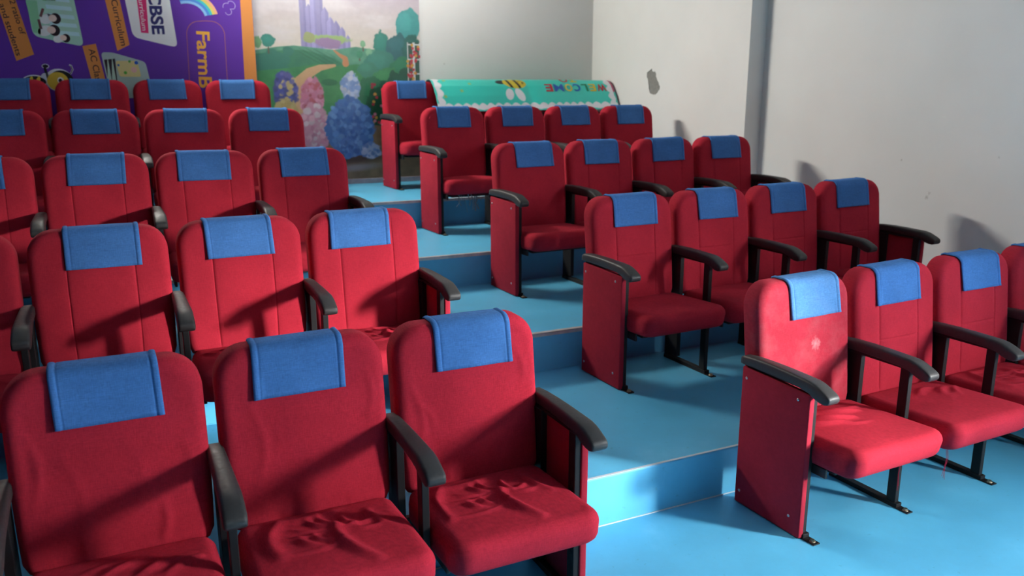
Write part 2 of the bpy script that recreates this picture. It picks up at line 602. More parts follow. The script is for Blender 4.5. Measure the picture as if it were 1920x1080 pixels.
def make_backrest(kind):
    ex, ez = [], []
    hw = 0.0024 / (BW - BE)
    if kind in ('seamed', 'quilted'):
        ex = [(-0.122 / (BW - BE), hw), (0.122 / (BW - BE), hw)]
    if kind == 'quilted':
        ez = [((0.615 - BZ) / (BH - BE), 0.0024 / (BH - BE))]
    dense = kind.startswith('loose')
    A = axis_samples(48 if dense else 25, ex)
    B = axis_samples(60 if dense else 29, ez)
    seed = {'plain': 1, 'seamed': 2, 'quilted': 3, 'loose': 4, 'loose_b': 5, 'loose_c': 6}[kind]
    def disp(x, s):
        d = 0.0015 * fsum(x, s, seed)
        if kind in ('seamed', 'quilted'):
            for c in (-0.122, 0.122):
                d = d - 0.0042 * np.exp(-((x - c) / 0.0026) ** 2) - 0.0016 * np.exp(-((x - c) / 0.012) ** 2)
        if kind == 'quilted':
            d = d - 0.0034 * np.exp(-((s - (0.615 - BZ)) / 0.0026) ** 2) * (np.abs(x) < 0.122)
        if dense:
            d = d + 0.004 * fsum(x * 2.2, s * 0.7, seed + 10)
            L_ = {'loose': [(0.17, 0.17, 0.19, 0.05, 0.005, 0.010), (0.20, 0.10, 0.205, -0.10, 0.004, 0.010), (-0.17, 0.02, -0.14, -0.05, 0.004, 0.009),
                            (-0.21, 0.10, -0.20, -0.15, 0.004, 0.012), (0.06, -0.14, 0.05, -0.25, 0.004, 0.008), (-0.10, -0.2, -0.11, -0.26, 0.005, 0.007), (0.12, -0.21, 0.12, -0.26, 0.005, 0.006)],
                  'loose_b': [(0.12, -0.12, 0.10, -0.24, 0.006, 0.010), (-0.12, 0.05, -0.11, -0.22, 0.003, 0.014), (0.19, 0.05, 0.18, -0.10, 0.004, 0.012),
                              (-0.2, 0.12, -0.205, -0.08, 0.004, 0.01), (0.05, 0.05, 0.06, -0.1, 0.002, 0.015)],
                  'loose_c': [(0.19, 0.16, 0.19, 0.02, 0.004, 0.010), (-0.16, 0.10, -0.165, -0.14, 0.003, 0.012), (-0.08, -0.18, -0.10, -0.26, 0.004, 0.008),
                              (-0.10, 0.04, -0.10, -0.05, 0.002, 0.005), (0.21, 0.10, 0.21, -0.12, 0.003, 0.012)]}[kind]
            d = d + strokes(x, s, L_)
            for c, yy in ((-0.11, -0.245), (0.1, -0.245)):
                d = d - 0.006 * np.exp(-(((x - c) / 0.006) ** 2 + ((s - yy) / 0.018) ** 2))
        return d
    V, F = pad(BW, BH, BT, 0.098, 0.045, BE, A, B, BULGE, disp)
    z = BZ + V[:, 1]
    # a hint narrower towards the seat
    x = V[:, 0] * (1 - 0.035 * np.clip((BZ - z) / 0.28, 0, 1) ** 2)
    P = np.stack([x, lean(z) - V[:, 2], z], 1)
    return mesh('backrest_' + kind, P, [f[::-1] for f in F][::1], None)

# --- cloth cover over the top of the backrest
def make_cover(seed, skew=0.0, drop=0.150):
    r = np.random.RandomState(seed)
    path = []
    top = BZ + BH
    zf = top - drop
    for t in np.linspace(0, 1, 12):
        z = zf + t * (top - BE - zf)
        path.append(('f', z))
    prof = [[back_front(0.0, z) - 0.0045, z] for _, z in path]
    yc = lean(top - BE)
    c1 = (prof[-1][0] + BE + 0.0045, top - BE)
    for q in range(1, 8):
        t = q / 7 * math.pi / 2
        prof.append([c1[0] - (BE + 0.0045) * math.cos(t), c1[1] + (BE + 0.0045) * math.sin(t)])
    yb_ = lean(top) + BT / 2 + 0.004
    prof.append([yb_ - 0.014, top + 0.0042])
    prof.append([yb_ - 0.004, top + 0.000])
    for z in np.linspace(top - 0.012, top - 0.12, 5):
        prof.append([lean(z) + BT / 2 + 0.004, z])
    prof = np.array(prof)
    tan = np.gradient(prof, axis=0)
    tan /= np.linalg.norm(tan, axis=1)[:, None]
    nrm = np.stack([-tan[:, 1], tan[:, 0]], 1)      # points to the outside (front: -y)
    hwid = 0.137
    xs = [-hwid, -hwid + 0.002, -0.131, -0.124, -0.1195, -0.117, -0.1145, -0.11] + list(np.linspace(-0.10, 0.10, 13)) + \
         [0.11, 0.1145, 0.117, 0.1195, 0.124, 0.131, hwid - 0.002, hwid]
    bump = {0.137: 0.0, 0.135: 0.003, 0.131: 0.0048, 0.124: 0.0048, 0.1195: 0.0032, 0.117: 0.0004, 0.1145: 0.002}
    V, F = [], []
    nP, nX = len(prof), len(xs)
    for i in range(nP):
        for x in xs:
            ax = round(abs(x), 4)
            h = 0.0026
            for kx, kv in bump.items():
                if abs(ax - kx) < 1e-4:
                    h = kv + 0.0006
            frac = i / nP
            if ax < 0.111:
                h += 0.0012 * math.sin(40 * x + seed) * max(0, 1 - frac * 2) + 0.0016 * math.sin(23 * x + 7 * frac + seed * 2.3) * (1 - frac)
            if i == 0:
                h += 0.002
            xx = x + skew * (0.5 - frac) * 0.03
            V.append((xx, prof[i, 0] + nrm[i, 0] * h, prof[i, 1] + nrm[i, 1] * h))
    for i in range(nP - 1):
        for j in range(nX - 1):
            o = i * nX + j
            F.append((o, o + 1, o + nX + 1, o + nX))
    # underside
    b = len(V)
    for i in range(nP):
        for x in xs:
            xx = x + skew * (0.5 - i / nP) * 0.03
            V.append((xx, prof[i, 0] - nrm[i, 0] * 0.0012, prof[i, 1] - nrm[i, 1] * 0.0012))
    for i in range(nP - 1):
        for j in range(nX - 1):
            o = b + i * nX + j
            F.append((o + nX, o + nX + 1, o + 1, o))
    for i in range(nP - 1):
        o, q = i * nX, b + i * nX
        F.append((o + nX, q + nX, q, o))
        F.append((o, q, q + nX, o + nX)[::1] if False else (o + nX - 1, q + nX - 1, q + 2 * nX - 1, o + 2 * nX - 1))
    for j in range(nX - 1):
        F.append((j + 1, j, b + j, b + j + 1))
        o, q = (nP - 1) * nX + j, b + (nP - 1) * nX + j
        F.append((o, o + 1, q + 1, q))
    return mesh('headrest_cover', V, F, None)

# --- cushion (x, y, z): top at z~0.40, front edge at y=-0.52
CW, CT, CE = 0.247, 0.112, 0.040
PUCKER = []
def uv2(u, v):           # u 0..1 left to right, v 0..1 back to front -> cushion plane (x, s); s>0 is the front
    return ((u - 0.5) * 0.46, (v - 0.5) * 0.42)
for (u0, v0, u1, v1, amp, wd) in [
    (0.17, 0.14, 0.08, 0.62, 0.013, 0.020), (0.18, 0.14, 0.56, 0.10, 0.010, 0.018),
    (0.53, 0.40, 0.63, 0.88, 0.017, 0.017), (0.61, 0.22, 0.62, 0.42, 0.011, 0.011),
    (0.81, 0.22, 0.87, 0.54, 0.010, 0.014), (0.36, 0.22, 0.48, 0.38, 0.010, 0.010), (0.44, 0.18, 0.52, 0.36, 0.009, 0.010),
    (0.26, 0.45, 0.34, 0.60, 0.009, 0.012), (0.36, 0.44, 0.41, 0.56, 0.008, 0.010), (0.13, 0.39, 0.46, 0.41, 0.005, 0.007),
    (0.62, 0.46, 0.78, 0.47, 0.007, 0.010), (0.64, 0.42, 0.74, 0.36, 0.007, 0.009), (0.24, 0.30, 0.40, 0.38, 0.006, 0.009),
    (0.50, 0.36, 0.60, 0.42, 0.009, 0.012), (0.10, 0.62, 0.55, 0.58, 0.004, 0.010), (0.93, 0.28, 0.96, 0.34, 0.004, 0.006)]:
    a, b = uv2(u0, v0)
    c, d_ = uv2(u1, v1)
    PUCKER.append((a, b, c, d_, amp * 1.2, wd))
FOLDS = [(*uv2(0.05, 0.22), *uv2(0.42, 0.50), 0.011, 0.016), (*uv2(0.22, 0.22), *uv2(0.56, 0.44), 0.014, 0.018), (*uv2(0.40, 0.16), *uv2(0.74, 0.32), 0.013, 0.018),
         (*uv2(0.48, 0.12), *uv2(0.86, 0.22), 0.006, 0.015), (*uv2(0.30, 0.44), *uv2(0.62, 0.58), 0.004, 0.016)]

def make_cushion(kind, length=0.455, y_back=-0.068):
    dense = kind != 'plain'
    n = 84 if dense else 25
    seed = {'plain': 11, 'puckered': 12, 'puckered_b': 13, 'folded': 14, 'folded_b': 15}[kind]
    sx = -1 if kind in ('puckered_b_',) else 1
    def disp(x, s):
        d = 0.002 * fsum(x, s, seed)
        if kind == 'puckered':
            d = d + strokes(x, s, PUCKER) - 0.006 * np.exp(-((x / 0.12) ** 2 + ((s + 0.04) / 0.10) ** 2))
        if kind == 'puckered_b':
            L_ = [(xa * 0.9 + 0.01, ya * 1.0 - 0.01, xb * 0.95 + 0.03, yb * 1.05, am * 0.95, wd_ * 1.1) for (xa, ya, xb, yb, am, wd_) in PUCKER]
            d = d + strokes(x, s, L_) - 0.006 * np.exp(-((x / 0.12) ** 2 + ((s + 0.04) / 0.10) ** 2))
        if kind == 'folded':
            d = d + strokes(x, s, [(a_, b_, c_, e_, am * 1.4, wd_ * 0.8) for (a_, b_, c_, e_, am, wd_) in FOLDS])
        if kind == 'folded_b':
            d = d + strokes(x, s, [(-xa + 0.03, ya * 0.8, -xb + 0.06, yb, am * 0.8, wd_) for (xa, ya, xb, yb, am, wd_) in FOLDS])
        return d
    A = axis_samples(n)
    B = axis_samples(n)
    V, F = pad(CW, length / 2, CT, 0.060, 0.030, CE, A, B, 0.012, disp, eb=0.030)
    x, s, d = V[:, 0], V[:, 1], V[:, 2]
    y = y_back - length / 2 - s
    # undercut the front edge a little, slight fall to the back
    z = 0.348 + d + 0.010 * s / 0.23
    y = np.where(d < 0, y + np.clip((s - 0.16) / 0.07, 0, 1) * (-d) * 0.35, y)
    P = np.stack([x * (1 - 0.02 * np.clip(-s / 0.23, 0, 1)), y, z], 1)
    return mesh('seat_cushion_' + kind, P, F[::1] if False else [f[::-1] for f in F], None)

def fix_normals(me):
    bm = bmesh.new()
    bm.from_mesh(me)
    bmesh.ops.recalc_face_normals(bm, faces=bm.faces)
    bm.to_mesh(me)
    bm.free()
    return me

# --- arm pad: sections along y
def make_armpad():
    st = [(0.012, 0.602, 0.618, 0.40), (0.010, 0.598, 0.628, 0.82), (-0.004, 0.598, 0.635, 0.90), (-0.06, 0.599, 0.640, 0.94), (-0.14, 0.599, 0.642, 0.98),
          (-0.22, 0.598, 0.641, 1.04), (-0.30, 0.595, 0.638, 1.12), (-0.345, 0.588, 0.636, 1.17), (-0.368, 0.577, 0.632, 1.18), (-0.385, 0.571, 0.6265, 1.18), (-0.400, 0.568, 0.620, 1.18),
          (-0.420, 0.567, 0.611, 1.17), (-0.432, 0.571, 0.604, 1.12), (-0.438, 0.578, 0.598, 1.04), (-0.440, 0.583, 0.593, 0.86)]
    n = 20
    V, F = [], []
    for (y, z0, z1, k) in st:
        hw, hh, zc = 0.0265 * k, (z1 - z0) / 2, (z0 + z1) / 2
        for q in range(n):
            t = 2 * math.pi * q / n
            c, s = math.cos(t), math.sin(t)
            p = 0.40 if s >= 0 else 0.28
            V.append((hw * math.copysign(abs(c) ** p, c), y, zc + hh * math.copysign(abs(s) ** (0.50 if s >= 0 else 0.35), s)))
    for i in range(len(st) - 1):
        for q in range(n):
            q2 = (q + 1) % n
            F.append((i * n + q, i * n + q2, (i + 1) * n + q2, (i + 1) * n + q))
    F.append(tuple(range(n))[::-1])
    F.append(tuple(range((len(st) - 1) * n, len(st) * n)))
    return fix_normals(mesh('armrest', V, F, M_pad))

ME = {}
for k in ('plain', 'seamed', 'quilted', 'loose', 'loose_b', 'loose_c'):
    ME['back_' + k] = fix_normals(make_backrest(k))
for k in ('plain', 'puckered', 'puckered_b', 'folded', 'folded_b'):
    ME['cush_' + k] = fix_normals(make_cushion(k, 0.475 if k.startswith('folded') else 0.455))
ME['cush_short'] = fix_normals(make_cushion('plain', 0.40))
ME['covers'] = [fix_normals(make_cover(s, sk)) for s, sk in ((1, 0.0), (2, 0.25), (3, -0.3))]
ME['arm'] = make_armpad()

def with_mat(key, m):
    k2 = key + '|' + m.name
    if k2 not in ME:
        me = ME[key].copy()
        me.materials.clear()
        me.materials.append(m)
        ME[k2] = me
    return ME[k2]

cov_cache = {}
def cover_mesh(i, m):
    if (i, m.name) not in cov_cache:
        me = ME['covers'][i].copy()
        me.materials.clear()
        me.materials.append(m)
        cov_cache[(i, m.name)] = me
    return cov_cache[(i, m.name)]

ME['front_post'] = box_mesh('front_post', [(-0.0115, 0.0115, -0.340, -0.298, 0.012, 0.594)], M_frame, 0.0025)
def rear_post_mesh():
    bm = bmesh.new()
    bm_box(bm, -0.0125, 0.0125, -0.112, -0.045, 0.030, 0.592, 0.002)
    bm_box(bm, -0.0115, 0.0115, -0.045, -0.004, 0.010, 0.594, 0.0025)
    return bm_mesh('rear_post', bm, M_frame)
ME['rear_post'] = rear_post_mesh()
ME['arm_bracket'] = box_mesh('arm_bracket', [(-0.014, 0.014, -0.352, 0.002, 0.586, 0.5985)], M_frame, 0.002)
ME['foot_bar'] = box_mesh('foot_bar', [(-0.016, 0.016, -0.352, -0.006, 0.004, 0.020), (-0.017, 0.017, -0.405, -0.006, 0.0, 0.005)], M_frame, 0.0015)
bm = bmesh.new()
bmesh.ops.create_cone(bm, segments=6, radius1=0.0085, radius2=0.0085, depth=0.008, cap_ends=True)
bmesh.ops.translate(bm, verts=bm.verts, vec=(0, 0, 0.009))
r_ = bmesh.ops.create_cone(bm, segments=12, radius1=0.012, radius2=0.011, depth=0.002, cap_ends=True)
bmesh.ops.translate(bm, verts=r_['verts'], vec=(0, 0, 0.006))
ME['anchor_bolt'] = bm_mesh('anchor_bolt', bm, M_brass)
bm = bmesh.new()
bmesh.ops.create_uvsphere(bm, u_segments=10, v_segments=6, radius=0.0062)
for v in bm.verts:
    v.co.x *= 0.45
ME['screw'] = bm_mesh('screw', bm, M_steel, True)
def panel_mesh(sg):
    # cloth-wrapped board; its top follows the arm
    o0, o1 = -0.006 * sg * -1, 0.0
    bm = bmesh.new()
    xa, xb = sorted((sg * -0.014, sg * 0.012))
    bm_box(bm, xa, xb, -0.346, 0.004, 0.004, 0.586)
    for v in bm.verts:
        if v.co.z > 0.3:
            v.co.z = 0.588 if v.co.y > -0.1 else 0.578
    bmesh.ops.bevel(bm, geom=list(bm.edges), offset=0.005, segments=3, affect='EDGES', profile=0.5)
    return bm_mesh('side_panel', bm, M_red_panel, True)
ME['panel_L'] = panel_mesh(-1)     # for a stand whose outside is -x
ME['panel_R'] = panel_mesh(1)
bm = bmesh.new()
bm_box(bm, -0.205, 0.205, -0.42, -0.10, 0.279, 0.291, 0.004)
bm_box(bm, -0.232, -0.220, -0.40, -0.075, 0.262, 0.300, 0.003)
bm_box(bm, 0.220, 0.232, -0.40, -0.075, 0.262, 0.300, 0.003)
bm_box(bm, -0.255, 0.255, -0.082, -0.060, 0.268, 0.292, 0.003)
ME['seat_pan'] = bm_mesh('seat_pan', bm, M_pan)

def put(name, me, parent, loc=(0, 0, 0), rot=None):
    return link(name, me, parent, None, loc, rot)

def stand(root, x, out=0):
    """arm stand at local x; out = -1/+1 adds the cloth end panel on that outer side"""
    inn = -out * 0.0235 if out else 0.0
    ax = -out * 0.004
    put('armrest', ME['arm'], root, (x + ax, 0, 0))
    put('arm_bracket', ME['arm_bracket'], root, (x + inn * 0.6, 0, 0))
    put('front_post', ME['front_post'], root, (x + inn, 0, 0))
    put('rear_post', ME['rear_post'], root, (x + inn, 0, 0))
    fb = put('foot_bar', ME['foot_bar'], root, (x + inn, 0, 0))
    put('anchor_bolt', ME['anchor_bolt'], fb, (0, -0.383, 0))
    if out:
        p = put('side_panel', ME['panel_L' if out < 0 else 'panel_R'], root, (x, 0, 0))
        for (y, z) in ((-0.022, 0.545), (-0.290, 0.545), (-0.022, 0.060), (-0.290, 0.075)):
            # the panel's outer face lies 16 mm out
            put('screw', ME['screw'], p, (out * 0.0124, y, z))

def build_seat(block, row, k, rootloc, rotz, back, cush, cover_i, cov_dx, cov_rot, stands, label, group, mback=None, mcov=None, mcush=None):
    root = bpy.data.objects.new('auditorium_seat', None)
    root.empty_display_size = 0.1
    COL.objects.link(root)
    root.location = rootloc
    root.rotation_euler = (0, 0, rotz)
    tag(root, label, 'seat', group)
    b = put('backrest', with_mat('back_' + back, mback or M_red), root)
    put('headrest_cover', cover_mesh(cover_i, mcov or M_blue), root, (cov_dx, 0, 0), (0, cov_rot, 0))
    put('seat_cushion', with_mat('cush_' + cush, mcush or M_red), root, (-0.005 * sum(o for _, o in stands), 0, 0))
    put('seat_pan', ME['seat_pan'], root)
    for (x, out) in stands:
        stand(root, x, out)
    return root

DX = {('L', 0): -0.0035, ('L', 1): -0.0023, ('L', 2): -0.0019, ('L', 3): 0.0095, ('L', 4): -0.0018,
      ('R', 0): 0.0238, ('R', 1): -0.0177, ('R', 2): 0.0028, ('R', 3): -0.0378, ('R', 4): 0.0289}
DY = {('L', 0): -0.018, ('L', 1): -0.0285, ('L', 2): -0.004, ('L', 3): -0.0041, ('L', 4): -0.0029,
      ('R', 0): 0.004, ('R', 1): -0.0142, ('R', 2): -0.0055, ('R', 3): 0.008, ('R', 4): -0.001}
TH = {'L': 0.0046, 'R': 0.0281}
WA, OFFR = 0.9006, -0.0535
ROWN = ['front row', 'second row', 'third row', 'fourth row', 'back row']
SEATL = ['on the aisle', 'second from the aisle', 'third from the aisle', 'fourth from the aisle']
SEATR = ['on the aisle', 'second from the aisle', 'second from the wall', 'beside the wall']
COVOFF = {('L', 0, 0): 0.018, ('L', 0, 1): -0.012, ('L', 0, 2): 0.004, ('L', 1, 0): -0.024, ('L', 1, 1): -0.008, ('L', 1, 2): 0.014,
          ('L', 2, 0): -0.003, ('L', 2, 1): -0.006, ('L', 2, 2): 0.006, ('R', 0, 0): 0.040, ('R', 0, 1): -0.004, ('R', 0, 2): 0.014,
          ('R', 1, 0): 0.008, ('R', 1, 1): 0.014, ('R', 2, 0): 0.014}
SPECIAL = {
    ('L', 0, 0): 'red front-row seat left of the aisle with a deeply puckered cushion and cloth end panel',
    ('L', 0, 1): 'loose-covered red seat with rumpled cushion, second from the aisle in the left front row',
    ('L', 0, 2): 'dark red seat with dusky blue cover, third from the aisle in the left front row',
    ('R', 0, 0): 'sun-lit red seat with a white smudge on its backrest, front row right of the aisle',
    ('R', 3, 0): 'red aisle seat with torn lining hanging under the cushion, right block, fourth row',
    ('R', 4, 0): 'red aisle seat at the left end of the teal banner, right block, back row',
}
for blk in 'LR':
    for i in range(5):
        th = TH[blk]
        ox = (0 if blk == 'L' else WA) + DX[blk, i]
        oy = i * D_ROW + (OFFR if blk == 'R' else 0) + DY[blk, i]
        for k in range(4):
            sg = -1 if blk == 'L' else 1
            p = PITCH_L if blk == 'L' else PITCH_R
            lx = sg * (k + 0.5) * p
            loc = (ox + lx * math.cos(th), oy + lx * math.sin(th), i * H_ROW)
            back, cush, mb, mc, mq = 'plain', 'plain', None, None, None
            if blk == 'L':
                back = 'seamed' if i in (1, 2) else 'plain'
                if i == 0:
                    back = ['loose', 'loose_c', 'loose_b', 'loose'][k]
                    cush = ['puckered', 'puckered_b', 'folded_b', 'puckered_b'][k]
                    mb = mq = M_red_loose
                if i == 1:
                    cush = ['puckered_b', 'folded', 'folded_b', 'plain'][k]
                stands = [(0.27, 1 if k == 0 else 0)]
                if k == 3:
                    stands.append((-0.27, 0))
            else:
                if i == 0:
                    back = ['plain', 'quilted', 'quilted', 'quilted'][k]
                    cush = ['folded', 'folded_b', 'puckered_b', 'folded_b'][k]
                    mb = M_red_dusty if k == 0 else None
                    mc = M_blue_worn if k == 0 else None
                elif i in (1, 2):
                    back = 'quilted' if i == 1 else 'plain'
                    cush = 'plain'
                    if i == 2 and k > 0:
                        back = 'seamed'
                stands = [(-PITCH_R / 2, -1 if k == 0 else 0)]
                if k == 3:
                    stands.append((PITCH_R / 2, 1))
                if i in (1, 3, 4):
                    cush = 'short' if i == 3 else cush
            ci = [0, 2, 1][(k + i) % 3]
            if (blk, i, k) in SPECIAL:
                lab = SPECIAL[blk, i, k]
            else:
                lab = 'red seat, blue headrest cover, %s of the %s block, %s' % (ROWN[i], 'left' if blk == 'L' else 'right', (SEATL if blk == 'L' else SEATR)[k])
            rot = RNG.uniform(-0.012, 0.012)
            dx = COVOFF.get((blk, i, k), RNG.uniform(-0.012, 0.012))
            root = build_seat(blk, i, k, loc, th, back, cush, ci, dx - rot * (BZ + BH), rot, stands, lab,
                              'auditorium seats in rows', mb, mc, mq)
            if (blk, i, k) == ('R', 3, 0):
                for q in range(16):
                    x = RNG.uniform(-0.16, 0.16)
                    y0 = RNG.uniform(-0.44, -0.38)
                    ln = RNG.uniform(0.04, 0.13)
                    pts = [(x, y0, 0.300)]
                    for t in (0.3, 0.6, 1.0):
                        pts.append((x + RNG.uniform(-0.03, 0.03) * t, y0 - RNG.uniform(0, 0.02), 0.297 - ln * t))
                    put('torn_lining', tube_mesh('torn_lining', pts, RNG.choice((0.0012, 0.002, 0.0035)), M_lining, 5), root)
            if (blk, i, k) == ('R', 0, 1):
                for q in range(3):
                    x = -0.215 + 0.006 * q
                    pts = [(x, -0.485, 0.296), (x + 0.004, -0.488, 0.26), (x - 0.003 * q, -0.486, 0.22), (x - 0.010 + 0.004 * q, -0.487, 0.19 - 0.01 * q)]
                    put('loose_thread', tube_mesh('loose_thread', pts, 0.0007, M_thread, 5), root)
            if (blk, i, k) == ('R', 0, 0):
                for q in range(2):
                    x = 0.251 + 0.003 * q
                    pts = [(x, -0.349, 0.29), (x + 0.003, -0.3495, 0.22), (x - 0.003, -0.3495, 0.15), (x + 0.002, -0.3495, 0.08 + 0.02 * q)]
                    put('loose_thread', tube_mesh('loose_thread', pts, 0.0010, M_thread, 5), root)

# ------------------------------------------------------------------ flat prints
def poly_obj(name, pts, y, m, parent, round_r=0.0):
    """flat print on the back wall: pts are (x, z)"""
    if round_r:
        out = []
        n = len(pts)
        for q in range(n):
            p0, p1, p2 = (np.array(pts[(q + d) % n], float) for d in (-1, 0, 1))
            r = min(round_r, 0.45 * np.linalg.norm(p0 - p1), 0.45 * np.linalg.norm(p2 - p1))
            a = p1 + (p0 - p1) / np.linalg.norm(p0 - p1) * r
            b = p1 + (p2 - p1) / np.linalg.norm(p2 - p1) * r
            for t in np.linspace(0, 1, 6):
                out.append(tuple((1 - t) ** 2 * a + 2 * t * (1 - t) * p1 + t * t * b))
        pts = out
    me = mesh(name, [(p[0], y, p[1]) for p in pts], [tuple(range(len(pts)))], m, smooth=False)
    return link(name, me, parent)

def disc(cx, cz, rx, rz=None, n=24, rot=0.0):
    rz = rz or rx
    o = []
    for q in range(n):
        t = 2 * math.pi * q / n
        a, b = rx * math.cos(t), rz * math.sin(t)
        o.append((cx + a * math.cos(rot) - b * math.sin(rot), cz + a * math.sin(rot) + b * math.cos(rot)))
    return o

def stroke_poly(pts, wd):
    pts = [np.array(p, float) for p in pts]
    l, r = [], []
    for q, p in enumerate(pts):
        t = pts[min(q + 1, len(pts) - 1)] - pts[max(q - 1, 0)]
        t /= np.linalg.norm(t)
        n = np.array([-t[1], t[0]]) * wd / 2
        l.append(p + n)
        r.append(p - n)
    return l, r

def line_obj(name, pts, wd, y, m, parent, closed=False):
    l, r = stroke_poly(pts, wd)
    V = [(p[0], y, p[1]) for p in l] + [(p[0], y, p[1]) for p in r]
    n = len(l)
    F = [(q, q + 1, n + q + 1, n + q) for q in range(n - 1)]
    return link(name, mesh(name, V, F, m, smooth=False), parent)

def glyphs(text, bold=0.0):
    """outline text as triangles, normalised so that cap height = 1"""
    cu = bpy.data.curves.new('lettering', 'FONT')
    cu.body = text
    cu.size = 1.0
    cu.offset = bold
    cu.resolution_u = 5
    o = bpy.data.objects.new('lettering', cu)
    COL.objects.link(o)
    dg = bpy.context.evaluated_depsgraph_get()
    dg.update()
    me = bpy.data.meshes.new_from_object(o.evaluated_get(dg))
    bpy.data.objects.remove(o)
    v = np.array([x.co[:2] for x in me.vertices])
    f = [tuple(p.vertices) for p in me.polygons]
    bpy.data.meshes.remove(me)
    v[:, 0] -= v[:, 0].min()
    return v / 0.729, f

def wall_text(text, p0, p1, height, y, m, parent, bold=0.0):
    if ' ' in text:
        # one piece of lettering per word
        full = glyphs(text, bold)[0][:, 0].max()
        a, b = np.array(p0), np.array(p1)
        pos = 0
        for wd in text.split(' '):
            w0 = glyphs(text[:pos] + 'l', bold)[0][:, 0].max() - glyphs('l', bold)[0][:, 0].max() if pos else 0.0
            w1 = w0 + glyphs(wd, bold)[0][:, 0].max()
            wall_text(wd, a + (b - a) * w0 / full, a + (b - a) * w1 / full, height, y, m, parent, bold)
            pos += len(wd) + 1
        return
    """baseline from p0 to p1 (x, z); letters stand to the left of the reading direction seen from the room"""
    v, f = glyphs(text, bold)
    p0, p1 = np.array(p0), np.array(p1)
    r = p1 - p0
    ln = np.linalg.norm(r)
    r = r / ln
    u = np.array([-r[1], r[0]])
    k = ln / v[:, 0].max()
    P = p0 + np.outer(v[:, 0] * k, r) + np.outer(v[:, 1] * height, u)
    me = mesh('lettering', [(a, y, b) for a, b in P], f, m, smooth=False)
    return link('lettering', me, parent)

def bsrgb(r, g, b):
    return tuple(min(0.92, 1.45 * v) for v in srgb(r, g, b))

# --- purple school board, turned on its side
board = bpy.data.objects.new('printed_board', None)
COL.objects.link(board)
board.location = (0, 0, 0)
tag(board, 'purple printed board with sideways lettering, bee and orange edge on the back wall', 'board')
YBd = 5.040
link('panel', box_mesh('panel', [(-2.75, -0.078, YBd, YBd + 0.015, 0.92, 2.75)], flat(bsrgb(82, 40, 138), 0.45), 0.001), board)
P1, P2, P3 = YBd - 0.0008, YBd - 0.0016, YBd - 0.0024
ORA, INK = flat(bsrgb(190, 122, 62)), flat(bsrgb(28, 24, 40))
poly_obj('edge_strip', [(-0.196, 0.93), (-0.166, 2.745), (-0.0795, 2.745), (-0.0795, 0.93)], P1, ORA, board)
poly_obj('printed_tag', [(-1.998, 2.70), (-1.848, 1.886), (-1.725, 1.937), (-1.875, 2.72)], P1, ORA, board)
wall_text('2 ratio of', (-1.842, 2.325), (-1.800, 2.082), 0.040, P2, INK, board, 0.006)
wall_text('r and students', (-1.920, 2.345), (-1.843, 1.925), 0.040, P2, INK, board, 0.006)
poly_obj('printed_tag', [(-1.235, 2.70), (-1.142, 1.974), (-1.048, 2.024), (-1.125, 2.70)], P1, ORA, board)
wall_text('Curriculum', (-1.150, 2.360), (-1.110, 2.014), 0.047, P2, INK, board, 0.006)
poly_obj('printed_tag', [(-1.387, 2.006), (-1.291, 2.026), (-1.225, 1.58), (-1.320, 1.55)], P1, ORA, board)
wall_text('AC Class', (-1.346, 1.984), (-1.318, 1.718), 0.047, P2, INK, board, 0.006)
# white card with the curriculum's letters
WHT = flat(bsrgb(205, 208, 222))
poly_obj('picture_card', [(-1.085, 2.70), (-1.018, 2.083), (-0.690, 2.008), (-0.745, 2.70)], P1, WHT, board, 0.05)
wall_text('CBSE', (-0.876, 2.436), (-0.869, 2.108), 0.092, P2, flat(bsrgb(38, 40, 92)), board, 0.035)
poly_obj('name_strip', [(-0.970, 2.62), (-0.955, 2.119), (-0.899, 2.116), (-0.889, 2.62)], P2, flat(bsrgb(186, 36, 96)), board)
wall_text('Curriculum', (-0.951, 2.412), (-0.944, 2.136), 0.036, P3, flat(bsrgb(225, 215, 225)), board, 0.004)
# classroom picture card
card = poly_obj('picture_card', [(-1.755, 2.70), (-1.715, 2.072), (-1.375, 2.000), (-1.440, 2.70)], P1, flat(bsrgb(150, 190, 175)), board, 0.05)
for q in range(7):
    z = 2.09 + q * 0.062
    x0 = -1.585 - 0.006 * q
    poly_obj('blind_slat', [(x0, z), (-1.395 - 0.011 * q, z - 0.012), (-1.400 - 0.011 * q, z + 0.018), (x0 - 0.003, z + 0.030)], P2, flat(bsrgb(172, 205, 212)), board)
poly_obj('green_patch', [(-1.62, 2.335), (-1.535, 2.335), (-1.53, 2.45), (-1.63, 2.45)], P2, flat(bsrgb(70, 140, 60)), board)
poly_obj('green_wall', [(-1.735, 2.33), (-1.71, 2.10), (-1.66, 2.085), (-1.66, 2.33)], P2, flat(bsrgb(120, 178, 140)), board)
SK, HA, SH = flat(bsrgb(214, 190, 182)), flat(bsrgb(34, 22, 30)), flat(bsrgb(205, 210, 210))
for (x, z, s) in ((-1.555, 2.205, 1.0), (-1.572, 2.118, 1.05), (-1.500, 2.062, 0.8)):
    poly_obj('pupil_shirt', disc(x - 0.055 * s, z - 0.005, 0.05 * s, 0.036 * s, rot=0.4), P2, SH, board)
    poly_obj('pupil_hair', disc(x + 0.006, z, 0.036 * s, 0.040 * s), P2 - 0.0003, HA, board)
    poly_obj('pupil_face', disc(x - 0.014 * s, z + 0.002, 0.028 * s, 0.026 * s), P3, SK, board)
for (p, q) in (((-1.625, 2.275), (-1.650, 2.215)), ((-1.665, 2.195), (-1.655, 2.125))):
    line_obj('desk_edge', [p, q], 0.018, P3, flat(bsrgb(92, 58, 62)), board)
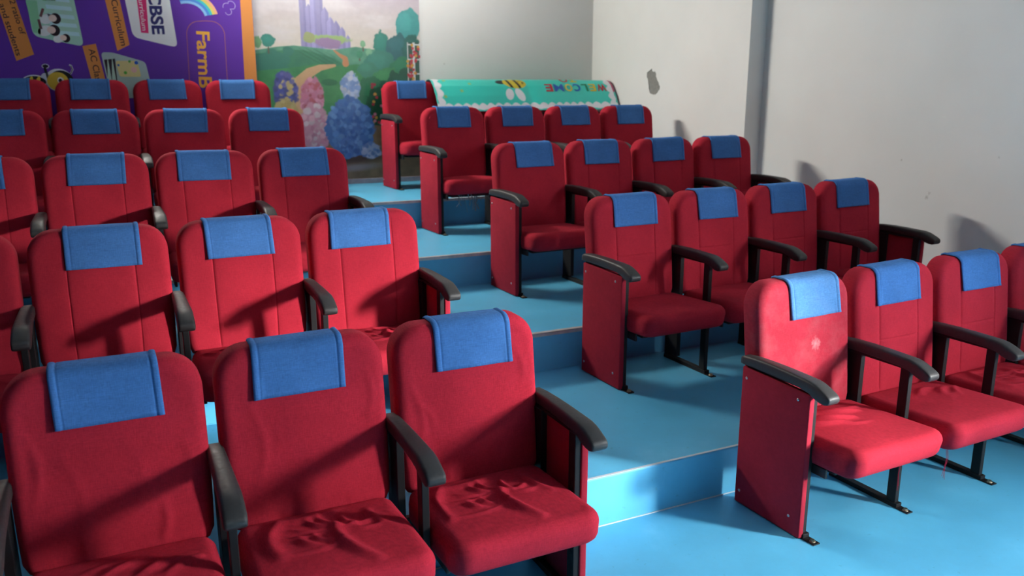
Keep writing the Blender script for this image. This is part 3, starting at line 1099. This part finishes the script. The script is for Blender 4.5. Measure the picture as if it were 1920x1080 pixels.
# second picture card: playroom
poly_obj('picture_card', [(-1.262, 1.962), (-1.18, 1.962), (-0.945, 1.893), (-0.905, 1.62), (-1.22, 1.60)], P1, flat(bsrgb(150, 170, 168)), board, 0.03)
poly_obj('dark_cabinet', [(-1.245, 1.905), (-1.165, 1.915), (-1.165, 1.64), (-1.22, 1.63)], P2, flat(bsrgb(40, 32, 40)), board)
for x in (-1.222, -1.190):
    poly_obj('curtain', [(x - 0.018, 1.68), (x + 0.004, 1.935), (x + 0.022, 1.68)], P3, flat(bsrgb(160, 186, 172)), board)
poly_obj('play_mat', [(-1.165, 1.898), (-1.005, 1.900), (-0.985, 1.775), (-1.145, 1.775)], P2, flat(bsrgb(196, 184, 128)), board, 0.02)
for (x, z, c, r) in ((-1.145, 1.865, (40, 90, 150), 0.009), (-1.062, 1.895, (60, 140, 60), 0.010), (-1.013, 1.885, (30, 80, 170), 0.014), (-1.100, 1.807, (70, 150, 50), 0.012), (-1.035, 1.83, (205, 165, 160), 0.022)):
    poly_obj('mat_dot', disc(x, z, r), P3, flat(bsrgb(*c)), board)
# frame round the programme name
fr = [(-0.632, 1.40), (-0.613, 2.113), *[(-0.513 - 0.100 * math.cos(t), 2.113 + 0.108 * math.sin(t)) for t in np.linspace(0.1, 1.5, 9)], (-0.465, 2.226), (-0.408, 2.225), *[(-0.416 + 0.100 * math.sin(t), 2.117 + 0.108 * math.cos(t)) for t in np.linspace(0.1, 1.5, 9)], (-0.330, 1.40)]
line_obj('frame_line', fr, 0.005, P1, flat(bsrgb(150, 92, 84)), board)
wall_text('FarmB', (-0.536, 2.144), (-0.549, 1.690), 0.105, P1, flat(bsrgb(204, 150, 58)), board, 0.022)
# rainbow and cloud
for q, c in enumerate(((120, 165, 205), (70, 120, 190), (60, 170, 175), (190, 180, 90), (205, 150, 120))):
    r = 0.142 + q * 0.021
    arc = [(-0.590 + r * math.cos(t), 2.240 + r * math.sin(t) * 0.9) for t in np.linspace(math.radians(12), math.radians(110), 20)]
    line_obj('rainbow_band', arc, 0.021, P1, flat(bsrgb(*c)), board)
arc = []
for (cx, cz, r, a0, a1) in ((-0.285, 2.345, 0.028, 200, 60), (-0.250, 2.355, 0.035, 120, -50), (-0.272, 2.305, 0.025, 60, -170)):
    arc += [(cx + r * math.cos(math.radians(a)), cz + r * math.sin(math.radians(a))) for a in np.linspace(a0, a1, 10)]
line_obj('cloud_line', arc, 0.005, P1, flat(bsrgb(150, 135, 180)), board)
# bee printed at the bottom edge of the sheet
YEL, BLK, WHI = flat(bsrgb(196, 168, 62)), flat(bsrgb(24, 22, 28)), flat(bsrgb(196, 196, 205))
poly_obj('bee_outline', disc(-1.745, 1.735, 0.085, 0.050), P1, WHI, board)
poly_obj('bee_outline', disc(-1.575, 1.745, 0.096, 0.088), P1, WHI, board)
poly_obj('bee_body', disc(-1.745, 1.732, 0.078, 0.044), P2, BLK, board)
for x in (-1.772, -1.722):
    poly_obj('bee_stripe', disc(x, 1.734, 0.014, 0.042, rot=-0.35), P3, YEL, board)
poly_obj('bee_sting', [(-1.872, 1.733), (-1.80, 1.742), (-1.80, 1.722)], P2, BLK, board)
poly_obj('bee_wing', disc(-1.668, 1.765, 0.030, 0.034), P2, flat(bsrgb(178, 182, 200)), board)
poly_obj('bee_head', disc(-1.560, 1.742, 0.085, 0.078), P2, BLK, board)
poly_obj('bee_face', disc(-1.585, 1.737, 0.074, 0.070), P3, YEL, board)
poly_obj('bee_eye', disc(-1.566, 1.745, 0.022, 0.024), P3 - 0.0006, flat(bsrgb(215, 215, 220)), board)
poly_obj('bee_pupil', disc(-1.568, 1.743, 0.013, 0.015), P3 - 0.0010, BLK, board)
line_obj('bee_feeler', [(-1.515, 1.785), (-1.488, 1.800), (-1.474, 1.828), (-1.482, 1.856), (-1.494, 1.864)], 0.013, P1, WHI, board)
line_obj('bee_feeler', [(-1.515, 1.785), (-1.488, 1.800), (-1.475, 1.828), (-1.483, 1.855)], 0.006, P2, BLK, board)
line_obj('bee_arm', [(-1.650, 1.760), (-1.658, 1.800), (-1.664, 1.840)], 0.018, P2, BLK, board)
poly_obj('bee_hand', disc(-1.658, 1.850, 0.026, 0.018), P1 - 0.0004, WHI, board)
poly_obj('bee_hand', disc(-1.658, 1.850, 0.020, 0.013), P2, BLK, board)

# --- vertex-colour painted sheets
def ink_grid(name, cols, pos, m, parent=None, extra_back=None):
    """cols (ny,nx,3) linear colours at grid points, pos (ny,nx,3)"""
    ny, nx = cols.shape[:2]
    V = pos.reshape(-1, 3)
    idx = np.arange(ny * nx).reshape(ny, nx)
    F = np.stack([idx[:-1, :-1], idx[:-1, 1:], idx[1:, 1:], idx[1:, :-1]], -1).reshape(-1, 4)
    me = bpy.data.meshes.new(name)
    me.vertices.add(len(V))
    me.vertices.foreach_set('co', V.astype(np.float32).ravel())
    me.loops.add(len(F) * 4)
    me.loops.foreach_set('vertex_index', F.astype(np.int32).ravel())
    me.polygons.add(len(F))
    me.polygons.foreach_set('loop_start', np.arange(0, len(F) * 4, 4, dtype=np.int32))
    me.polygons.foreach_set('loop_total', np.full(len(F), 4, dtype=np.int32))
    me.update(calc_edges=True)
    me.polygons.foreach_set('use_smooth', [True] * len(F))
    at = me.color_attributes.new('ink', 'FLOAT_COLOR', 'POINT')
    c4 = np.ones((ny * nx, 4), np.float32)
    c4[:, :3] = cols.reshape(-1, 3)
    at.data.foreach_set('color', c4.ravel())
    me.materials.append(m)
    return link(name, me, parent)

def vnoise(x, z, sc, seed, octv=4):
    r = np.random.RandomState(seed)
    G = r.rand(64, 64)
    o = np.zeros_like(x)
    amp, tot = 1.0, 0.0
    for q in range(octv):
        fx, fz = x * sc + 17.3 * q, z * sc + 5.1 * q
        i, j = np.floor(fx).astype(int), np.floor(fz).astype(int)
        u, v = fx - i, fz - j
        u, v = u * u * (3 - 2 * u), v * v * (3 - 2 * v)
        g = lambda a, b: G[a % 64, b % 64]
        o += amp * ((g(i, j) * (1 - u) + g(i + 1, j) * u) * (1 - v) + (g(i, j + 1) * (1 - u) + g(i + 1, j + 1) * u) * v)
        tot += amp
        amp *= 0.5
        sc *= 2.03
    return o / tot

class Sheet:
    def __init__(s, x, z):
        s.x, s.z = x, z
        s.c = np.zeros(x.shape + (3,))
        s.bank = [vnoise(x, z, f, 40 + f) for f in (18, 40, 90)]
    def put(s, mask, col):
        col = np.asarray(col, float)
        s.c = s.c * (1 - mask[..., None]) + col * mask[..., None]
    def blob(s, cx, cz, rx, rz, rot, wd, wob, seed, col, k):
        # small ellipse painted only where it lies
        r = max(rx, rz) * 1.4
        i0, i1 = np.searchsorted(s.x[0], (cx - r, cx + r))
        j0, j1 = np.searchsorted(s.z[:, 0], (cz - r, cz + r))
        if i1 <= i0 or j1 <= j0:
            return
        a, b = s.x[j0:j1, i0:i1] - cx, s.z[j0:j1, i0:i1] - cz
        c, sn = math.cos(rot), math.sin(rot)
        q = np.sqrt(((a * c + b * sn) / rx) ** 2 + ((-a * sn + b * c) / rz) ** 2)
        q = q + wob * (np.roll(s.bank[2], seed * 37 % 200, 1)[j0:j1, i0:i1] - 0.5)
        m = (s.soft((q - 1) * min(rx, rz), wd) * k)[..., None]
        s.c[j0:j1, i0:i1] = s.c[j0:j1, i0:i1] * (1 - m) + np.asarray(col, float) * m
    def soft(s, d, wd=0.004):
        return np.clip(0.5 - d / wd, 0, 1)
    def ell(s, cx, cz, rx, rz, rot=0.0, wd=0.004, wob=0.0, seed=0):
        a, b = s.x - cx, s.z - cz
        c, sn = math.cos(rot), math.sin(rot)
        a, b = a * c + b * sn, -a * sn + b * c
        q = np.sqrt((a / rx) ** 2 + (b / rz) ** 2)
        if wob:
            bank = s.bank[0 if min(rx, rz) > 0.09 else (1 if min(rx, rz) > 0.035 else 2)]
            q = q + wob * (np.roll(bank, (seed * 37 % 200, seed * 53 % 180), (0, 1)) - 0.5)
        return s.soft((q - 1) * min(rx, rz), wd)
    def under(s, line, wd=0.004):
        xs, zs = zip(*line)
        return s.soft(s.z - np.interp(s.x, xs, zs), wd)
    def seg(s, pts, w0, w1, wd=0.004):
        best = np.full(s.x.shape, 9.0)
        n = len(pts) - 1
        for q in range(n):
            (xa, za), (xb, zb) = pts[q], pts[q + 1]
            dx, dz = xb - xa, zb - za
            t = np.clip(((s.x - xa) * dx + (s.z - za) * dz) / (dx * dx + dz * dz), 0, 1)
            d = np.hypot(s.x - xa - t * dx, s.z - za - t * dz)
            wloc = w0 + (w1 - w0) * (q + t) / n
            best = np.minimum(best, d - wloc)
        return s.soft(best, wd)

# landscape mural (a plain garden landscape)
mx0, mx1, mz0, mz1 = -0.076, 1.405, 0.876, 2.66
gx, gz = np.meshgrid(np.linspace(mx0, mx1, 390), np.linspace(mz0, mz1, 460))
sh = Sheet(gx, gz)
n1 = vnoise(gx, gz, 3, 1)
n2 = vnoise(gx, gz, 14, 2)
n3 = vnoise(gx, gz, 40, 3, 3)
sky = np.clip((gz - 2.0) / 0.65, 0, 1)[..., None]
sh.c = (1 - sky) * np.array(srgb(214, 205, 186)) + sky * np.array(srgb(176, 160, 182))
cl = np.clip((vnoise(gx, gz * 3.0, 2.2, 9) - 0.48) * 5, 0, 1)
sh.put(cl * 0.7, srgb(214, 206, 206))
# pale lavender rock spires on a far hill
for q, (x, w0, zt) in enumerate(((0.345, 0.030, 2.50), (0.395, 0.028, 2.40), (0.44, 0.032, 2.48), (0.49, 0.03, 2.55), (0.535, 0.032, 2.38), (0.58, 0.034, 2.30), (0.63, 0.036, 2.27), (0.68, 0.03, 2.22), (0.73, 0.022, 2.15))):
    top = zt - 1.4 * np.abs(gx - x) ** 1.0 * (0.9 + 0.8 * (n2 - 0.5))
    m = sh.soft(gz - top) * sh.soft(np.abs(gx - x) - w0 - 0.004 * (n3 - .5)) * (gz > 2.03)
    sh.put(m, np.array(srgb(158, 150, 196)) * (0.82 + 0.10 * (q % 3)))
    m2 = m * sh.soft(np.abs(gx - x - w0 * 0.5) - w0 * 0.4, 0.01)
    sh.put(m2 * 0.45, srgb(112, 108, 158))
sh.put(sh.ell(0.55, 2.105, 0.20, 0.038, 0, 0.01, 0.5, 4), srgb(150, 178, 110))
sh.put(sh.ell(0.56, 2.075, 0.115, 0.045, -0.1, 0.008, 0.4, 5), srgb(150, 122, 158))
sh.put(sh.ell(0.385, 2.12, 0.052, 0.045, 0, 0.006, 0.3, 6), srgb(150, 158, 104))
# hills
def hill(line, c0, c1, wob=0.0):
    m = sh.under(line)
    k = np.clip(n2 * 1.2 - 0.1, 0, 1)[..., None]
    sh.put(m, np.array(c0) * (1 - k) + np.array(c1) * k)
hill([(-.1, 2.00), (0.1, 2.035), (0.25, 2.05), (0.42, 2.035), (0.6, 2.02), (0.8, 2.05), (0.95, 2.03), (1.42, 2.10)], srgb(98, 158, 128), srgb(62, 130, 104))
hill([(-.1, 1.97), (0.2, 2.015), (0.35, 2.01), (0.6, 1.95), (0.68, 1.90), (0.75, 1.885), (1.42, 1.80)], srgb(60, 132, 92), srgb(44, 112, 84))
st = 0.5 + 0.5 * np.sin((gz + gx * 0.55) * 190)
sh.put(sh.ell(0.47, 1.955, 0.19, 0.055, -0.28, 0.02) * st * 0.55, srgb(36, 96, 66))
for (x, z, r) in ((0.0, 1.90, .10), (0.06, 1.98, .05), (0.13, 1.93, .08), (0.02, 1.82, .09), (0.12, 1.84, .08), (0.2, 2.0, 0.05)):
    sh.put(sh.ell(x, z, r, r * .8, 0, 0.008, 0.4, 7), np.array(srgb(50, 118, 98)))
hill([(-.1, 1.83), (0.2, 1.86), (0.5, 1.90), (0.66, 1.88), (0.8, 1.90), (1.0, 1.86), (1.42, 1.6)], srgb(70, 146, 84), srgb(46, 116, 72))
PATH = srgb(196, 158, 116)
sh.put(sh.seg([(0.60, 2.015), (0.65, 1.975), (0.70, 1.945), (0.70, 1.905)], 0.006, 0.030), srgb(190, 132, 90))
sh.put(sh.seg([(0.60, 1.885), (0.47, 1.865), (0.37, 1.82), (0.29, 1.74), (0.26, 1.62), (0.30, 1.45), (0.45, 1.25)], 0.012, 0.10), PATH)
sh.put(sh.ell(0.545, 1.74, 0.075, 0.030, 0, 0.005, 0.3, 8), srgb(34, 104, 66))
# trees
def tree(x, z, rx, rz, c, seed, trunk=0.0):
    if trunk:
        sh.put(sh.seg([(x, z - rz), (x, z - rz - trunk)], 0.006, 0.007), srgb(92, 86, 70))
    sh.put(sh.ell(x, z, rx, rz, 0, 0.006, 0.5, seed), c)
    sh.put(sh.ell(x - rx * .2, z + rz * .25, rx * .6, rz * .5, 0, 0.03, 0.7, seed + 1) * 0.35, np.array(c) * 1.5)
tree(0.035, 2.085, 0.060, 0.052, srgb(48, 132, 116), 11, 0.05)
tree(-0.055, 2.07, 0.035, 0.05, srgb(108, 158, 106), 12)
tree(0.865, 2.075, 0.024, 0.028, srgb(120, 170, 130), 13, 0.03)
tree(0.83, 1.985, 0.028, 0.032, srgb(60, 130, 96), 14, 0.02)
tree(0.92, 2.0, 0.03, 0.04, srgb(118, 170, 132), 15)
for (x, z, rx, rz, c) in ((1.29, 2.24, 0.110, 0.150, (62, 146, 142)), (1.04, 2.06, 0.075, 0.135, (44, 124, 108)), (1.20, 2.05, 0.12, 0.12, (44, 100, 102)), (1.33, 2.02, 0.10, 0.14, (36, 96, 86)),
                          (1.02, 1.90, 0.14, 0.13, (58, 126, 108)), (1.24, 1.86, 0.13, 0.11, (44, 118, 82)), (0.90, 1.85, 0.09, 0.07, (60, 128, 104)), (1.08, 1.76, 0.14, 0.11, (58, 132, 80)), (0.93, 1.66, 0.14, 0.13, (38, 108, 72)),
                          (1.25, 1.64, 0.22, 0.22, (28, 84, 62)), (1.02, 1.50, 0.16, 0.20, (24, 78, 56)), (1.25, 1.35, 0.25, 0.26, (26, 80, 54))):
    tree(x, z, rx, rz, srgb(*c), int(x * 100 + z * 10))
# trellis with roses
tm = sh.soft(np.maximum(np.abs(gx - 1.345) - 0.065, np.abs(gz - 1.90) - 0.20))
lat = np.maximum(np.abs(((gx - 1.28) / 0.062) % 1 - 0.5) > 0.34, np.abs(((gz) / 0.13) % 1 - 0.5) > 0.45)
sh.put(tm * lat, srgb(206, 208, 206))
sh.put(tm * (1 - lat), srgb(44, 82, 66))
rr = np.random.RandomState(3)
for q in range(34):
    x, z = rr.uniform(1.28, 1.40), rr.uniform(1.72, 2.10)
    sh.blob(x, z, 0.013, 0.013, 0, 0.006, 0.4, q, srgb(*[(176, 40, 52), (190, 60, 70), (204, 150, 60)][q % 3]), 1.0)
for q in range(40):
    x, z = rr.uniform(0.92, 1.12), rr.uniform(1.36, 1.74)
    sh.blob(x, z, 0.014, 0.013, 0, 0.006, 0.4, q, srgb(*[(178, 62, 84), (196, 122, 148), (198, 150, 70), (160, 50, 70)][q % 4]), 1.0)
# ground
hill([(-.1, 1.20), (0.3, 1.24), (0.62, 1.30), (0.95, 1.36), (1.10, 1.34), (1.2, 1.2), (1.42, 1.02)], srgb(140, 118, 92), srgb(108, 90, 70))
sh.put(sh.ell(0.75, 0.98, 0.20, 0.03, 0.05, 0.03) * 0.7, srgb(140, 136, 146))
sh.put(sh.ell(1.16, 1.20, 0.11, 0.09, 0.4, 0.02, 0.6, 21), srgb(38, 92, 58))
# flowering bushes: violet and yellow, pink, blue
def bush(cx, cz, rx, rz, base, tints, seed, n):
    sh.put(sh.ell(cx, cz, rx, rz, 0, 0.01, 0.35, seed), base)
    r = np.random.RandomState(seed)
    for q in range(n):
        t, k = r.uniform(0, 6.28), math.sqrt(r.rand())
        x, z = cx + rx * k * 0.92 * math.cos(t), cz + rz * k * 0.95 * math.sin(t)
        s_ = r.uniform(0.014, 0.030)
        sh.blob(x, z, s_, s_ * 0.85, r.uniform(0, 3), 0.008, 0.4, seed + q, np.array(tints[q % len(tints)]) * r.uniform(0.8, 1.15), 0.85)
sh.put(sh.ell(0.72, 1.06, 0.30, 0.045, 0.05, 0.05) * 0.8, srgb(52, 44, 50))
bush(0.16, 1.66, 0.105, 0.17, srgb(70, 76, 130), [srgb(70, 78, 150), srgb(96, 96, 160), srgb(190, 170, 110), srgb(60, 66, 120)], 31, 60)
bush(0.15, 1.46, 0.11, 0.14, srgb(176, 158, 104), [srgb(196, 178, 120), srgb(180, 160, 100)], 32, 40)
bush(0.385, 1.60, 0.10, 0.19, srgb(184, 118, 142), [srgb(204, 142, 164), srgb(190, 112, 136), srgb(170, 84, 92)], 33, 70)
bush(0.395, 1.34, 0.13, 0.22, srgb(196, 144, 162), [srgb(210, 166, 180), srgb(190, 134, 156), srgb(204, 190, 196)], 34, 90)
bush(0.735, 1.70, 0.085, 0.13, srgb(150, 172, 206), [srgb(178, 192, 214), srgb(120, 150, 200), srgb(196, 200, 210)], 35, 50)
bush(0.715, 1.34, 0.225, 0.27, srgb(72, 116, 176), [srgb(88, 134, 190), srgb(60, 102, 166), srgb(106, 150, 200), srgb(74, 112, 172)], 36, 190)
bush(0.905, 1.13, 0.085, 0.075, srgb(150, 160, 190), [srgb(170, 176, 204), srgb(90, 124, 180)], 37, 30)
sh.c *= (0.95 + 0.10 * n3)[..., None]
pos = np.stack([gx, np.full_like(gx, YB - 0.004) + 0.0012 * np.sin(gx * 4) * np.sin(gz * 3), gz], -1)
mural = ink_grid('wall_mural', sh.c * 0.97, pos, attr_mat('mural_print', 0.38, 0.5))
tag(mural, 'garden landscape wall poster with green hills, lavender peaks and flower bushes behind the aisle', 'mural')

# --- teal banner laid over the back row on the right
prof = np.array([(4.945, 1.58), (4.930, 1.66), (4.912, 1.722), (4.885, 1.757), (4.835, 1.769), (4.772, 1.760), (4.699, 1.706), (4.637, 1.622), (4.585, 1.530), (4.557, 1.484)])
def smooth_path(P, n):
    seg = np.r_[0, np.cumsum(np.hypot(*np.diff(P, axis=0).T))]
    t = np.linspace(0, seg[-1], n)
    Q = np.stack([np.interp(t, seg, P[:, 0]), np.interp(t, seg, P[:, 1])], 1)
    for _ in range(4):
        Q[1:-1] = 0.25 * Q[:-2] + 0.5 * Q[1:-1] + 0.25 * Q[2:]
    return Q
NB = 150
PB = smooth_path(prof, NB)
SB = np.r_[0, np.cumsum(np.hypot(*np.diff(PB, axis=0).T))]
BX0, BX1 = 1.395, 3.235
def banner_pos(u, s, off=0.0):
    y = np.interp(s, SB, PB[:, 0])
    z = np.interp(s, SB, PB[:, 1])
    g = np.gradient(PB, axis=0)
    g /= np.linalg.norm(g, axis=1)[:, None]
    ty, tz = np.interp(s, SB, g[:, 0]), np.interp(s, SB, g[:, 1])
    k = (u - BX0) / (BX1 - BX0)
    front = np.clip((s - 0.14) / 0.2, 0, 1)
    y = y - 0.075 * k * front + 0.006 * np.sin(u * 9 + 0.6) * front + 0.010 * np.exp(-((u - 2.33) / 0.05) ** 2) * front
    z = z + 0.012 * k * front - 0.012 * np.clip(k - 0.8, 0, 1) * 5 * (1 - np.clip(np.abs(s - 0.2) / 0.12, 0, 1))
    return np.stack([u, y + tz * off, z - ty * off], -1)
ug, sg_ = np.meshgrid(np.linspace(BX0, BX1, 460), SB)
bs = Sheet(ug, -sg_)
nb = vnoise(ug, sg_, 5, 5)
TEAL = np.array(srgb(58, 206, 190))
bs.c = np.ones(ug.shape + (3,)) * TEAL * (0.94 + 0.12 * nb[..., None])
smax = SB[-1]
WH = srgb(226, 226, 232)
def scallop(dist, along, base, amp, per):
    return dist - (base + amp * np.abs(np.sin(along * math.pi / per + 0.6 * np.sin(along * 7))))
for (dist, along) in ((ug - BX0, sg_), (BX1 - ug, sg_ + 0.3), (smax - sg_, ug)):
    inner = bs.soft(scallop(dist, along, 0.055, 0.028, 0.085), 0.006)
    bs.put(inner, WH)
    edge = bs.soft(scallop(dist, along + 0.04, 0.010, 0.010, 0.11), 0.006)
    bs.put(edge, TEAL * 0.95)
bs.put(bs.soft(np.maximum(BX1 - ug - 0.018, np.abs(sg_ - 0.33) - 0.14)), srgb(190, 50, 100))
def bell(cx, cs, rx, rs, rot=0.0):
    return bs.ell(cx, -(cs + 0.030), rx, rs, rot, 0.004)
# printed bee, upside down like the words
bs.put(bell(2.120, 0.455, 0.040, 0.062, -0.25), WH)
bs.put(bell(2.225, 0.462, 0.040, 0.072, 0.35), WH)
body = bell(2.205, 0.320, 0.118, 0.072, -0.10)
bs.put(np.clip(bell(2.075, 0.308, 0.062, 0.030, 0.0), 0, 1), srgb(30, 34, 38))
bs.put(body, srgb(206, 186, 52))
for q in (2.150, 2.230):
    bs.put(body * bs.soft(np.abs(ug - q - 0.25 * (sg_ - 0.356)) - 0.013), srgb(30, 30, 30))
bs.put(bell(2.290, 0.320, 0.012, 0.012), srgb(40, 34, 24))
bs.put(body * bs.soft(np.abs(np.hypot(ug - 2.275, (sg_ - 0.346)) - 0.032) - 0.003) * (ug < 2.29), srgb(150, 110, 40))
for (x, s_) in ((1.655, 0.416), (1.488, 0.476), (1.519, 0.279), (1.75, 0.33)):
    for q in range(4):
        bs.put(bell(x + 0.010 * math.cos(q * 1.57 + .5), s_ + 0.010 * math.sin(q * 1.57 + .5), 0.007, 0.007), srgb(150, 190, 90))
ban = ink_grid('welcome_banner', bs.c, banner_pos(ug, sg_), attr_mat('banner_print', 0.36, 0.5))
sm = ban.modifiers.new('thickness', 'SOLIDIFY')
sm.thickness = 0.0015
sm.offset = -1 if False else 0
tag(ban, 'teal vinyl banner with bee and upside-down coloured letters draped over the right back row', 'banner')

def banner_letter(ch, x_left, x_right, s_base, s_top, col, bold=0.028):
    """upside-down letter: its left edge is at the larger x, its top lower down the drape"""
    v, f = glyphs(ch, bold)
    k = v[:, 0] / v[:, 0].max()
    hmin, hmax = v[:, 1].min(), v[:, 1].max()
    h = (v[:, 1] - hmin) / (hmax - hmin)
    u = x_left + (x_right - x_left) * k
    s = s_base + (s_top - s_base) * h
    bm = bmesh.new()
    vs = [bm.verts.new((a, b, 0)) for a, b in zip(u, s)]
    for t in f:
        try:
            bm.faces.new([vs[q] for q in t])
        except ValueError:
            pass
    bmesh.ops.subdivide_edges(bm, edges=bm.edges[:], cuts=2)
    bm.verts.ensure_lookup_table()
    uv = np.array([x.co[:2] for x in bm.verts])
    P = banner_pos(uv[:, 0], uv[:, 1], 0.0045)
    for x, p in zip(bm.verts, P):
        x.co = Vector(p)
    me = bpy.data.meshes.new('letter')
    bm.to_mesh(me)
    bm.free()
    me.materials.append(flat(srgb(*col), 0.4))
    link('letter', me, ban)
RD, BL, YE, GR = (186, 44, 66), (40, 92, 178), (210, 190, 70), (30, 130, 92)
xs = [3.150, 3.040, 2.955, 2.875, 2.785, 2.690, 2.572, 2.478]
for q, (ch, c) in enumerate(zip('WELCOME', (RD, YE, GR, BL, YE, BL, RD))):
    banner_letter(ch, xs[q], xs[q + 1] + 0.017, 0.374, 0.462, c, 0.008 if ch == 'M' else 0.028)
banner_letter('T', 2.870, 2.795, 0.262, 0.345, YE)
banner_letter('O', 2.780, 2.690, 0.262, 0.345, RD)
